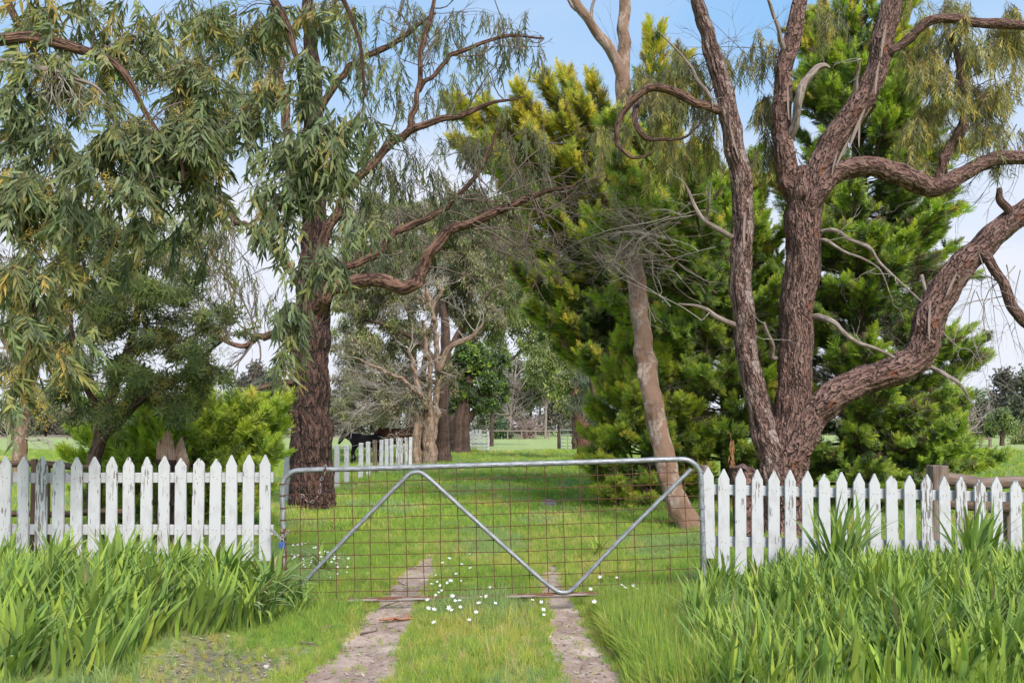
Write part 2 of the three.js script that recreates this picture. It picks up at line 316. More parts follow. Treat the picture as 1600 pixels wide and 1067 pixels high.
// ------------------------------------------------------------------ the wire mesh gate
{
  const o = at(445, 945, 7.5); o.y = 0.01;
  const gate = thing('farm_gate', 'wide galvanised tube farm gate with W-shaped brace and rusty wire mesh', 'gate', o);
  gate.rotation.z = 1.67 * Math.PI / 180;
  const W = 3.63, T = 1.155, r = 0.023;
  const tube = (pts, rad, seg = 60, tension) => new THREE.TubeGeometry(new THREE.CatmullRomCurve3(pts.map(p => V(p[0], p[1], p[2] || 0)), false, 'centripetal'), seg, rad, 12, false);
  const arc = (cx, cy, R_, a0, a1, n = 7) => Array.from({ length: n }, (_, k) => { const a = lerp(a0, a1, k / (n - 1)); return [cx + R_ * Math.cos(a), cy + R_ * Math.sin(a)]; });
  const uvl = (g, l) => { const u = g.attributes.uv; for (let k = 0; k < u.count; k++) u.setXY(k, u.getX(k) * l / 0.5, u.getY(k)); return g; };
  part('top_frame', uvl(tube([[0, 0.66], [0, 0.9], ...arc(0.14, T - 0.14, 0.14, Math.PI, Math.PI / 2), [0.8, T], [1.8, T], [2.8, T], ...arc(W - 0.16, T - 0.16, 0.16, Math.PI / 2, 0), [W, 0.7], [W, 0.32]], r, 140), 5), M.galv, gate, false);
  part('stile', uvl(tube([[0, 0.665], [0.002, 0.4], [0, 0.2], [0, 0.03]], r * 0.97), 0.7), M.galvRust, gate, false).userData.label = 'rusty lower end of the latch stile';
  part('hinge_collar', new THREE.CylinderGeometry(r * 1.3, r * 1.3, 0.03, 16).translate(W, 0.74, 0), M.galv, gate, false);
  part('hinge_stile', new THREE.CylinderGeometry(r * 1.02, r * 1.5, 0.3, 14).translate(W, 0.17, 0), M.galv, gate, false);
  part('bottom_rail', uvl(tube([[0.0, 0.03], [1, 0.022], [1.9, 0.018], [3, 0.02], [W, 0.03]], r * 0.92, 60), 4), M.galvRust, gate, false).userData.label = 'rust-streaked bottom rail';
  const bz = 0.018, b = [[0.03, 0.05, bz], [0.5, 0.52, bz], [1.02, 1.02, bz], ...arc(1.165, 1.005, 0.11, Math.PI * 0.75, Math.PI * 0.27).map(p => [p[0], p[1], bz]), [1.75, 0.60, bz], [2.24, 0.14, bz], ...arc(2.41, 0.165, 0.125, Math.PI * 1.26, Math.PI * 1.72).map(p => [p[0], p[1], bz]), [2.9, 0.47, bz], [3.55, 1.07, bz * 0.3]];
  part('brace', uvl(tube(b, 0.0185, 160), 5), M.galv, gate, false);
  R = mulberry(77);
  const wv = [], step = 0.1524;
  for (let k = 1; k < 24; k++) {
    const x = k * step - 0.01 + rr(-0.004, 0.004), top = T - 0.01, bow = rr(-0.006, 0.006);
    part('upright_wire', tube([[x, 0.02, -0.012], [x + bow, 0.4, -0.014], [x - bow, 0.8, -0.012], [x, top, -0.006]], 0.0034, 12), M.rust, gate, false);
  }
  for (let k = 1; k < 11; k++) {
    const y = k * 0.1045 + rr(-0.003, 0.003), pts = [];
    for (let s = 0; s <= 12; s++) pts.push([s / 12 * W, y - 0.018 * Math.sin(Math.PI * s / 12) * (k < 6 ? 1 : 0.3) + rr(-0.004, 0.004), -0.018]);
    part('cross_wire', tube(pts, 0.0034, 60), M.rust, gate, false);
    part('wire_clip', new THREE.CylinderGeometry(0.027, 0.027, 0.012, 12).translate(0, y, 0), M.rust, gate, false);
    part('wire_clip', new THREE.CylinderGeometry(0.0275, 0.0275, 0.01, 12).translate(W, y, 0), M.galv, gate, false);
  }
  // chains
  const linkGeo = new THREE.TorusGeometry(0.011, 0.0032, 6, 12).scale(1, 1.5, 1);
  const chain = (name, label, pts, mats, n) => {
    const c = thing(name, label, 'chain', o.clone()); const curve = new THREE.CatmullRomCurve3(pts.map(p => at(p[0], p[1], p[2]).sub(o)));
    for (let k = 0; k < n; k++) { const m = new THREE.Mesh(linkGeo, mats[k % mats.length]); m.name = 'chain_link'; m.castShadow = m.receiveShadow = true; m.position.copy(curve.getPointAt((k + 0.5) / n)); m.quaternion.setFromUnitVectors(V(0, 1, 0), curve.getTangentAt((k + 0.5) / n)); m.rotateY(k % 2 ? Math.PI / 2 : 0.1); c.add(m); }
  };
  chain('hanging_chain', 'rusty chain looped over the gate top rail beside the thick trunk', [[508, 728, 7.46], [507, 742, 7.46], [500, 752, 7.46], [499, 768, 7.45], [492, 781, 7.45], [484, 785, 7.45], [479, 783, 7.45], [474, 776, 7.46], [468, 772, 7.46]], [M.galv, M.rust, M.rust], 26);
  chain('latch_chain', 'short grey chain from the rusty stile to the last left picket', [[449, 830, 7.44], [444, 838, 7.44], [440, 843, 7.45], [434, 838, 7.46], [428, 832, 7.48], [422, 827, 7.52]], [M_wire], 13);
  const pl = at(440, 852, 7.43), lock = thing('padlock', 'small blue padlock hanging on the latch chain', 'padlock', pl);
  const blue = new THREE.MeshStandardMaterial({ color: new THREE.Color(0.05, 0.1, 0.33), roughness: 0.45 });
  part('lock_body', new RoundedBoxGeometry(0.052, 0.055, 0.026, 3, 0.008), blue, lock, false);
  part('shackle', new THREE.TorusGeometry(0.016, 0.0045, 8, 16, Math.PI).translate(0, 0.034, 0), M.galv, lock, false);
}

// ------------------------------------------------------------------ picket fences
function picketGeo(w, h, v) {
  R = mulberry(300 + v);
  const s = new THREE.Shape(), tip = 0.085 + rr(-0.008, 0.012), j = () => rr(-0.003, 0.003), cut = v % 4 === 3 ? rr(0.012, 0.028) : 0.003;
  const pts = [[-w / 2, 0], [w / 2 + j(), 0], [w / 2 + j(), h * 0.4], [w / 2 + j() - 0.002, h - tip + j()]];
  if (cut > 0.01) pts.push([w * 0.2 + j(), h - tip * 0.42 - 0.01], [w * 0.12, h - tip * 0.35 - 0.03], [0.006, h - cut]); else pts.push([0.004, h - cut]);
  pts.push([-0.004, h - cut - 0.001], [-w / 2 + j() + 0.002, h - tip + j()], [-w / 2 + j(), h * 0.55]);
  s.setFromPoints(pts.map(p => new THREE.Vector2(...p)));
  const g = new THREE.ExtrudeGeometry(s, { depth: 0.018, bevelEnabled: true, bevelThickness: 0.002, bevelSize: 0.002, bevelSegments: 1 });
  const p = g.attributes.position, u = g.attributes.uv;
  for (let k = 0; k < u.count; k++) u.setXY(k, p.getX(k) / 0.24 + v * 0.31, p.getY(k) / 0.96 + v * 0.17);
  return g;
}
const pickets = Array.from({ length: 8 }, (_, v) => picketGeo(0.097, 0.93, v));
const nailGeo = new THREE.CylinderGeometry(0.0032, 0.0032, 0.003, 6).rotateX(Math.PI / 2);
function boxBetween(a, b, h, t, texLen = 0.96) {
  const l = a.distanceTo(b), g = new RoundedBoxGeometry(l, h, t, 2, 0.004), p = g.attributes.position, n = g.attributes.normal, u = g.attributes.uv;
  for (let k = 0; k < u.count; k++) u.setXY(k, (p.getY(k) + p.getZ(k)) / 0.24, p.getX(k) / texLen);
  const q = new THREE.Quaternion().setFromUnitVectors(V(1, 0, 0), b.clone().sub(a).normalize());
  return g.applyQuaternion(q).translate((a.x + b.x) / 2, (a.y + b.y) / 2, (a.z + b.z) / 2);
}
function fence(label, xs, tops, rails, d, wear, flat) {
  R = mulberry(xs.length * 7 + 1);
  const base = at(xs[0], tops(xs[0]), d); base.y = H(base.x, -d);
  const f = thing('picket_fence', label, 'fence', base), a = xs[0] - 12, b = xs[xs.length - 1] + 12;
  for (const r of rails) part('rail', boxBetween(at(a, r(a), d + 0.045), at(b, r(b), d + 0.045), 0.088, 0.04), M.paint[2], f);
  xs.forEach((x, i) => {
    const wv = clamp(wear(x) + rr(-0.8, 0.8), 0, 3) | 0, m = new THREE.Mesh(pickets[(i * 5 + wv) % 8], M.paint[wv]);
    m.name = 'picket'; m.castShadow = m.receiveShadow = true;
    const tip = at(x, tops(x) + rr(-1.5, 1.5), d), s = flat && i === 0 ? 0.86 : 1;
    m.position.set(tip.x, tip.y - 0.93 * s, tip.z).sub(base); m.scale.y = s; m.rotation.z = rr(-0.012, 0.012); m.position.z += rr(-0.004, 0.004); f.add(m);
    for (const r of rails) for (const sx of [-0.018, 0.018]) { const n = new THREE.Mesh(nailGeo, M.rust); n.name = 'nail'; const q = at(x, r(x), d); n.position.set(sx + rr(-0.004, 0.004), (q.y - (tip.y - 0.93 * s)) / s + rr(-0.01, 0.01), 0.0215); m.add(n); }
  });
  return f;
}
const LX = [-71, -44, -17, 9.5, 37, 65, 93, 121, 148, 175.5, 203, 230, 256.5, 283.5, 310, 336.5, 362.5, 388.5, 415];
fence('white picket fence with flaking paint left of the gate', LX, x => 713 - x * 0.004, [x => 747 - x * 0.003, x => 827 + x * 0.002], 7.62, x => 3.0 - x / 170);
const RX = [1107, 1130, 1156, 1183, 1208, 1234, 1260, 1287.5, 1314, 1341, 1367, 1394, 1421, 1448, 1476, 1503, 1531, 1557, 1585.5, 1613, 1640, 1667];
fence('white picket fence right of the gate, in front of the many-stemmed tree', RX, x => 731 + (x - 1130) * 0.035, [x => 765 + (x - 1130) * 0.026, x => 846 + (x - 1130) * 0.02], 7.62, x => (x < 1440 ? 0.5 : 2.6), true);

function post(name, label, cat, px, top, d, w, t, mat, group, lean = 0, dig = 0.06) {
  const p = at(px, top, d), y0 = H(p.x, p.z), o = thing(name, label, cat, V(p.x, y0, p.z), group);
  const h = p.y - y0, g = new RoundedBoxGeometry(w, h + dig, t, 2, 0.006), u = g.attributes.uv, q = g.attributes.position;
  for (let k = 0; k < u.count; k++) u.setXY(k, (q.getX(k) + q.getZ(k)) / 0.24 + px * 0.13, q.getY(k) / 0.96 + px * 0.37);
  g.translate(0, (h - dig) / 2, 0); const m = part('post_body', g, mat, o, false); o.rotation.z = lean; return [o, m];
}
function single(name, geo, mat, label, category, group) { const b = new THREE.Box3().setFromBufferAttribute(geo.attributes.position), c = b.getCenter(V(0, 0, 0)); c.y = b.min.y; geo.translate(-c.x, -c.y, -c.z); const m = part(name, geo, mat, scene, false); m.position.copy(c); return tag(m, label, category, group); }
{
  const solo = (a) => { const [o, m] = post(...a); o.remove(m); scene.remove(o); m.position.copy(o.position); m.rotation.copy(o.rotation); m.name = o.name; m.userData = o.userData; scene.add(m); return m; };
  solo(['gate_post', 'grey weathered post behind the first picket right of the gate', 'post', 1101.5, 727, 7.72, 0.075, 0.075, M.greyWood]);
  solo(['timber_post', 'thick square timber post behind the right pickets, carrying the log rail', 'post', 1465, 727, 8.5, 0.155, 0.15, M.greyWood]);
  solo(['timber_post', 'slim grey post under the log rail at the right edge', 'post', 1576, 778, 8.7, 0.07, 0.07, M.greyWood]);
  solo(['timber_post', 'dark narrow post behind the leftmost pickets', 'post', 53, 717, 8.3, 0.045, 0.05, M.brownWood]);
  solo(['timber_post', 'second dark narrow post behind the left pickets', 'post', 73.5, 722, 8.35, 0.04, 0.05, M.brownWood]);
  const log = (pts, r, mat, label, seed) => single('log_rail', limbGeo(pts, pts.map(() => r), { sides: 16, step: 0.08, ridge: 0.03, lump: 0.05, seed }), mat, label, 'rail');
  log([at(1462, 749, 8.6), at(1540, 752, 8.6), at(1700, 759, 8.6)], 0.062, M.greyWood, 'round grey log rail behind the pickets at the right edge', 3);
  log([at(1462, 789, 8.64), at(1520, 790, 8.64), at(1580, 793, 8.64)], 0.05, M.brownWood, 'lower brown log under the round log rail at right', 8);
  log([at(-40, 727, 8.33), at(60, 727, 8.33), at(150, 731, 8.33)], 0.032, M.brownWood, 'upper dark rail behind the left picket fence', 5);
  log([at(-40, 806, 8.4), at(60, 803, 8.4), at(210, 799, 8.4)], 0.03, M.brownWood, 'lower dark rail behind the left picket fence', 9);
}

// white post row running away beside the drive
{
  const rows = [[445, 708, 17.5, 0], [527, 696, 21.4, 0], [542, 695, 22.6, 0], [563.5, 692, 24.6, 1], [575.5, 690, 26, 1], [586, 687.5, 27, 9], [595.5, 687, 28.5, 1], [604.3, 686, 29.5, 0], [612, 685.5, 30.4, 2], [621, 684.5, 31.2, 3], [627, 684, 31.9, 3], [635, 683.5, 32.6, 3], [641, 683, 33.2, 2]];
  const words = ['leaning white post left of the thick trunk, half behind the bright shrub', 'nearest white post of the row beside the drive', 'second nearest white post of the row beside the drive', 'third white post of the row, near the black horse', 'fourth white post of the row, before the unpainted one', 'unpainted greenish grey post within the white post row', 'white post just beyond the unpainted post', 'bright white post second beyond the unpainted post', 'white post third beyond the unpainted post', 'worn white post in front of the brown horse', 'worn white post, third from the twin stump', 'worn grey-white post second from the twin stump', 'last worn white post, next to the twin stump'];
  const tops = [];
  rows.forEach(([x, y, d, m], i) => { const [o, b] = post('fence_post', words[i], 'post', x, y, d, 0.125, 0.09, m === 9 ? M.greyWood : M.paint[m], 'post row beside the drive', i === 0 ? -0.06 : i % 3 ? 0.01 : -0.012); o.remove(b); scene.remove(o); b.position.copy(o.position); b.rotation.copy(o.rotation); b.name = o.name; b.userData = o.userData; scene.add(b); tops.push(at(x, y, d)); });
  for (const f of [0.05, 0.35]) { const g = new GB(); for (let k = 1; k < tops.length - 1; k++) g.twig([V(tops[k].x, tops[k].y - f, tops[k].z), V(tops[k + 1].x, tops[k + 1].y - f, tops[k + 1].z)], 0.006, 0.006, 4); const m = part('fence_wire', g.geo(), M_wire, scene, false); tag(m, f < 0.1 ? 'thin top wire strung along the white post row' : 'thin lower wire strung along the white post row', 'wire'); }
}
console.log('ground, gate, fences done');

// ------------------------------------------------------------------ foliage pieces
const BROWN = [0.9, 0.62, 0.5];
function gumSprig(seed, n, L, lw, wid, spread = 0.7) { // hangs down from the origin
  R = mulberry(seed); const g = new GB(), pts = []; let p = V(0, 0, 0), dir = V(rr(-0.4, 0.4), -0.7, rr(-0.4, 0.4)).normalize();
  for (let k = 0; k <= 5; k++) { pts.push(p.clone()); dir.add(V(rr(-0.2, 0.2), -0.25, rr(-0.2, 0.2))).normalize(); p = p.clone().addScaledVector(dir, L / 5); }
  g.twig(pts, 0.0028, 0.0012, 3, [1.1, 0.6, 0.42]);
  for (let k = 0; k < n; k++) {
    const t = (k + 0.7) / n * 5, i = Math.min(4, Math.floor(t)), o = pts[i].clone().lerp(pts[i + 1], t - i), a = k * 2.4 + rr(-0.6, 0.6), el = rr(0.05, spread);
    const d = V(Math.cos(a) * el, -1 + el * 0.45, Math.sin(a) * el).normalize(), nn = V(Math.cos(a + rr(0.6, 2.4)), rr(-0.5, 0.5), Math.sin(a + rr(0.6, 2.4))); nn.addScaledVector(d, -nn.dot(d)).normalize();
    const b = rr(0.78, 1.25), c = [b * rr(0.92, 1.12), b, b * rr(0.85, 1.1)];
    g.leaf(o, d, nn, lw * rr(0.7, 1.2), wid * rr(0.75, 1.2), V(nn.x * 0.22 * rr(-1, 1), -0.18, nn.z * 0.22 * rr(-1, 1)), 4, c, t => Math.sin(Math.PI * Math.pow(clamp(t), 0.62)) * (1 - 0.25 * t));
  }
  return g.geo();
}
function tuftSprig(seed, n, L, lw, wid) { // short stiff shoot of narrow leaves pointing along +y
  R = mulberry(seed); const g = new GB(); g.twig([V(0, 0, 0), V(0.01, L * 0.5, 0), V(0, L, 0.01)], 0.003, 0.001, 3, BROWN);
  for (let k = 0; k < n; k++) {
    const t = (k + 0.5) / n, a = k * 2.4, d = V(Math.cos(a), rr(0.3, 1.1), Math.sin(a)).normalize(), nn = V(-d.y * Math.cos(a), 0.8, -d.y * Math.sin(a)).normalize(), b = rr(0.75, 1.25);
    g.leaf(V(0, L * t, 0), d, nn, lw * rr(0.7, 1.2), wid * rr(0.8, 1.2), V(0, -0.15, 0), 3, [b, b, b * rr(0.8, 1.1)]);
  }
  return g.geo();
}
function cypressSpray(seed, L, dens = 15) { // feathery plume along +y
  R = mulberry(seed); const g = new GB(); g.twig([V(0, 0, 0), V(0, L * 0.5, 0.01), V(0, L * 0.9, 0)], 0.007, 0.002, 3, [0.75, 0.42, 0.3]);
  const tone = (t) => { const b = rr(0.72, 1.28); return [b * (0.95 + 0.22 * t), b, b * rr(0.7, 1)]; };
  for (let k = 0; k < dens; k++) {
    const t = 0.08 + 0.92 * (k + R()) / dens, a = (k % 2 ? 0 : Math.PI) + gauss() * 0.95, o = V(0, L * t * 0.9, 0), len = L * (0.55 * (1 - t) + 0.16) * rr(0.75, 1.15);
    const d = V(Math.cos(a) * 0.74, rr(0.7, 1.05), Math.sin(a) * 0.74).normalize();
    const side = V(-Math.sin(a), rr(-0.3, 0.3), Math.cos(a)).normalize(), nn = V(0, 0, 0).crossVectors(d, side).normalize();
    g.leaf(o, d, nn, len, len * 0.11, V(0, 0.12, 0), 2, tone(t), q => 1 - q * 0.7);
    const ns = 8;
    for (let s = 0; s < ns; s++) {
      const q = 0.12 + 0.86 * (s + R() * 0.5) / ns, sg = s % 2 ? 1 : -1, oo = o.clone().addScaledVector(d, len * q), l2 = len * (0.42 * (1 - q) + 0.15) * rr(0.8, 1.2);
      const d2 = d.clone().multiplyScalar(0.8).addScaledVector(side, 0.55 * sg).addScaledVector(nn, rr(-0.35, 0.35)).normalize();
      const n2 = nn.clone().addScaledVector(side, rr(-0.6, 0.6)).normalize();
      g.leaf(oo, d2, n2, l2, l2 * 0.2, V(0, 0.08, 0), 2, tone((t + q) / 2), w => 1 - w * w);
    }
  }
  return g.geo();
}
function leafClump(seed, n, rad, lw, wid, droop = 0) {
  R = mulberry(seed); const g = new GB();
  for (let k = 0; k < n; k++) {
    const o = V(gauss(), gauss() * 0.8, gauss()).multiplyScalar(rad), d = V(gauss(), gauss() - droop, gauss()).normalize(), nn = V(gauss(), 1 - droop * 0.7, gauss()); nn.addScaledVector(d, -nn.dot(d)).normalize();
    const b = rr(0.65, 1.35); g.leaf(o, d, nn, lw * rr(0.7, 1.3), wid * rr(0.7, 1.3), V(0, -0.1, 0), 2, [b, b, b * rr(0.8, 1.1)]);
  }
  return g.geo();
}
function blossomSprig(seed) { // pale yellow bud clusters
  R = mulberry(seed); const g = new GB();
  for (let k = 0; k < 9; k++) { const o = V(gauss() * 0.06, -k * 0.012, gauss() * 0.06); for (let j = 0; j < 4; j++) { const d = V(gauss(), gauss(), gauss()).normalize(), nn = V(gauss(), gauss(), gauss()); nn.addScaledVector(d, -nn.dot(d)).normalize(); g.leaf(o, d, nn, 0.028, 0.008, V(0, 0, 0), 2); } }
  return g.geo();
}
const S = {
  gum: [1, 2, 3, 4, 5].map(k => gumSprig(k * 13, 13 + k % 3, 0.25, 0.105, 0.025, 0.45 + 0.12 * k)),
  fineGum: [1, 2, 3].map(k => gumSprig(k * 17 + 1, 18, 0.36, 0.11, 0.017, 0.7)),
  olive: [1, 2, 3].map(k => gumSprig(k * 19 + 2, 18, 0.36, 0.10, 0.013, 0.7)),
  wattle: [1, 2, 3].map(k => tuftSprig(k * 23, 15, 0.26, 0.11, 0.017)),
  spray: [1, 2, 3, 4].map(k => cypressSpray(k * 29, 0.4, 17)),
  clump: [1, 2, 3].map(k => leafClump(k * 31, 46, 0.27, 0.16, 0.07)),
  droopClump: [1, 2, 3].map(k => leafClump(k * 37, 46, 0.3, 0.22, 0.035, 1.1)),
  bud: [1, 2].map(k => blossomSprig(k * 41)),
};
const pick = (a) => a[Math.floor(R() * a.length) % a.length];
const PAL = {
  gum: [[0.105, 0.145, 0.046], [0.13, 0.175, 0.055], [0.16, 0.2, 0.066], [0.22, 0.265, 0.11], [0.08, 0.115, 0.04], [0.18, 0.2, 0.052]],
  gumYellow: [[0.253, 0.279, 0.0763], [0.19, 0.232, 0.0699], [0.379, 0.295, 0.0636], [0.158, 0.217, 0.0763], [0.316, 0.31, 0.089]],
  fine: [[0.15, 0.175, 0.08], [0.18, 0.2, 0.085], [0.13, 0.145, 0.07], [0.22, 0.23, 0.1], [0.2, 0.17, 0.09]],
  fineLime: [[0.245, 0.304, 0.0722], [0.196, 0.256, 0.0656], [0.294, 0.336, 0.0918]],
  olive: [[0.36, 0.34, 0.07], [0.28, 0.29, 0.065], [0.44, 0.4, 0.08], [0.22, 0.25, 0.075], [0.48, 0.39, 0.09]],
  wattle: [[0.2, 0.25, 0.06], [0.25, 0.29, 0.066], [0.3, 0.33, 0.08], [0.15, 0.2, 0.055]],
  bud: [[0.468, 0.392, 0.0664], [0.372, 0.338, 0.0775], [0.578, 0.405, 0.0554]],
  cyp: [[0.21, 0.35, 0.036], [0.27, 0.41, 0.038], [0.16, 0.28, 0.034], [0.3, 0.43, 0.04]],
  cypTip: [[0.42, 0.58, 0.04], [0.37, 0.54, 0.038], [0.5, 0.62, 0.045]],
  cypGold: [[0.7, 0.66, 0.07], [0.62, 0.62, 0.06], [0.74, 0.68, 0.11], [0.52, 0.56, 0.05]],
  cypDark: [[0.074, 0.131, 0.0297], [0.0592, 0.109, 0.0297], [0.0961, 0.16, 0.0357]],
  brown: [[0.243, 0.161, 0.0746], [0.2, 0.14, 0.0689], [0.186, 0.168, 0.0689]],
  dull: [[0.28, 0.265, 0.135], [0.23, 0.23, 0.105], [0.34, 0.3, 0.17], [0.28, 0.235, 0.145], [0.31, 0.25, 0.165]],
  far: [[0.159, 0.182, 0.0906], [0.133, 0.163, 0.0799], [0.199, 0.215, 0.107], [0.186, 0.169, 0.0959]],
  farLime: [[0.275, 0.338, 0.0664], [0.22, 0.284, 0.0609], [0.179, 0.243, 0.0664]],
  mid: [[0.3, 0.34, 0.085], [0.24, 0.29, 0.075], [0.36, 0.38, 0.095], [0.19, 0.24, 0.065]],
  greyGreen: [[0.179, 0.209, 0.122], [0.22, 0.25, 0.149], [0.138, 0.176, 0.0996]],
};
// copies of a few sprigs gathered for one tree
class Leaves {
  constructor(geos, mat) { this.g = geos; this.mat = mat; this.m = geos.map(() => []); this.c = geos.map(() => []); }
  add(pos, quat, s, col, v = Math.floor(R() * this.g.length) % this.g.length) { this.m[v].push(new THREE.Matrix4().compose(pos, quat, V(s, s, s))); this.c[v].push(col); }
  put(parent, name = 'foliage') {
    const off = parent.position;
    this.g.forEach((g, v) => { const n = this.m[v].length; if (!n) return; const o = new THREE.InstancedMesh(g, this.mat, n); o.name = name; o.userData.kind = 'stuff'; o.castShadow = o.receiveShadow = true; o.position.copy(off).negate(); const c = new THREE.Color(); for (let k = 0; k < n; k++) { o.setMatrixAt(k, this.m[v][k]); o.setColorAt(k, c.setRGB(...this.c[v][k])); } parent.add(o); });
  }
}
const jitterCol = (c, a = 0.18) => { const b = rr(1 - a, 1 + a); return [c[0] * b * rr(0.93, 1.07), c[1] * b, c[2] * b * rr(0.9, 1.1)]; };
const YUP = V(0, 1, 0);
function hang(tilt = 0.5) { return new THREE.Quaternion().setFromEuler(new THREE.Euler(rr(-tilt, tilt), rr(0, 6.28), rr(-tilt, tilt), 'YXZ')); }
function along(dir) { return new THREE.Quaternion().setFromUnitVectors(YUP, dir).multiply(new THREE.Quaternion().setFromAxisAngle(YUP, rr(0, 6.28))); }
function wander(a, b, n, amp, lift = 0) {
  const pts = [], l = a.distanceTo(b); const o1 = V(gauss(), gauss(), gauss()).multiplyScalar(l * amp), o2 = V(gauss(), gauss(), gauss()).multiplyScalar(l * amp * 0.6);
  for (let k = 0; k <= n; k++) { const t = k / n, s = Math.sin(Math.PI * t), s2 = Math.sin(2 * Math.PI * t); pts.push(a.clone().lerp(b, t).addScaledVector(o1, s).addScaledVector(o2, s2).add(V(0, lift * l * s, 0))); }
  return pts;
}
class Tree {
  constructor(name, label, category, base, group) { this.o = thing(name, label, category, base, group); this.anchors = []; this.tw = new GB(); this.paleTw = new GB(); }
  limb(name, px, mat, opt = {}, label) { // px: [x, y, half width in photo pixels, metres]
    const pts = px.map(p => at(p[0], p[1], p[3])), rad = px.map(p => p[2] * p[3] / F);
    const m = part(name, limbGeo(pts, rad, { seed: this.anchors.length * 0.13 + px[0][0] * 0.01, ...opt }), mat, this.o); if (label) m.userData.label = label;
    const c = new THREE.CatmullRomCurve3(pts, false, 'centripetal'); for (let k = 0; k <= 14; k++) this.anchors.push(c.getPoint(k / 14));
    return m;
  }
  // masses of leaf: [px, py, rx, ry (photo pixels), metres, how full]
  fill(blobs, { leaves, pal, pal2, mix2 = 0.25, per = 90, scale = 1, mode = 'hang', thick = 0.012, zr = 0.8, twigGB, amp = 0.16, tilt = 0.4, branchlets = 1, zmax = 1.4, only }) {
    const tw = twigGB || this.tw;
    for (const b of blobs) {
      const [px, py, rx, ry, d, full = 1] = b, c = at(px, py, d), k = d / F, r = V(rx * k, ry * k, Math.min(zmax, Math.max(rx, ry) * k * zr));
      let best = null, bd = 1e9; for (const a of this.anchors) { const q = a.distanceTo(c) * rr(0.85, 1.15); if (q < bd) { bd = q; best = a; } }
      const sub = wander(best, c.clone().add(V(0, r.y * 0.25, 0)), 9, amp, 0.12);
      tw.twig(sub, thick * (0.7 + bd * 0.25), thick * 0.4, 5);
      const n = Math.max(2, Math.round(4 * Math.PI * Math.pow(r.x * r.y, 0.5) * branchlets + 2)), total = Math.round(per * r.x * r.y * full), each = Math.max(2, Math.round(total / n));
      for (let q = 0; q < n; q++) {
        const e = V(gauss(), gauss(), gauss()).normalize().multiplyScalar(Math.cbrt(R())), tip = V(c.x + e.x * r.x, c.y + e.y * r.y, c.z + e.z * r.z), s = sub[3 + Math.floor(R() * 7)] || sub[9];
        const path = wander(s, tip, 6, 0.14, mode === 'hang' ? 0.1 : 0.02); tw.twig(path, thick * 0.38, thick * 0.14, 3);
        for (let j = 0; j < each; j++) {
          const t = 0.25 + 0.75 * Math.sqrt(R()), i = Math.min(5, Math.floor(t * 6)), p = path[i].clone().lerp(path[i + 1], t * 6 - i).add(V(gauss() * r.x * 0.16, gauss() * r.y * 0.14, gauss() * r.z * 0.16));
          const useB = pal2 && R() < mix2, col = jitterCol(pick(useB ? pal2 : pal));
          let quat; if (mode === 'hang') quat = hang(tilt); else { const dir = path[i + 1].clone().sub(path[i]).normalize().add(V(gauss() * 0.8, gauss() * 0.6 + 0.25, gauss() * 0.8)).normalize(); quat = along(dir); }
          leaves.add(p, quat, scale * rr(0.75, 1.2), col);
        }
      }
    }
  }
  bare(from, to, n, thick, gb, depth = 2, amp = 0.22) { // a forking leafless twig
    const p = wander(from, to, 6, amp, 0); gb.twig(p, thick, thick * 0.3, 4);
    if (depth > 0) for (let k = 0; k < n; k++) { const i = 2 + Math.floor(R() * 4), l = from.distanceTo(to) * rr(0.3, 0.6), dir = to.clone().sub(from).normalize().add(V(gauss(), gauss(), gauss()).multiplyScalar(1.1)).normalize(); this.bare(p[i], p[i].clone().addScaledVector(dir, l), n, thick * 0.5, gb, depth - 1, amp); }
  }
  done(twigMat = M.twig, paleMat = M.paleTwig) {
    for (const [gb, m, nm] of [[this.tw, twigMat, 'twigs'], [this.paleTw, paleMat, 'bare_twigs']]) if (gb.n) part(nm, gb.geo(), m, this.o).userData.kind = 'stuff';
    return this.o;
  }
}
const Z = (list, d) => list.map(p => [p[0], p[1], p[2], p[3] ?? d]);
const Zr = (list, d, root) => list.map((p, i) => [p[0], p[1], p[2], i === 0 ? root : i === 1 ? lerp(root, d, 0.75) : d]);
const groundAt = (px, d) => { const p = at(px, 700, d); return V(p.x, H(p.x, -d), -d); };
const D2R = Math.PI / 180;

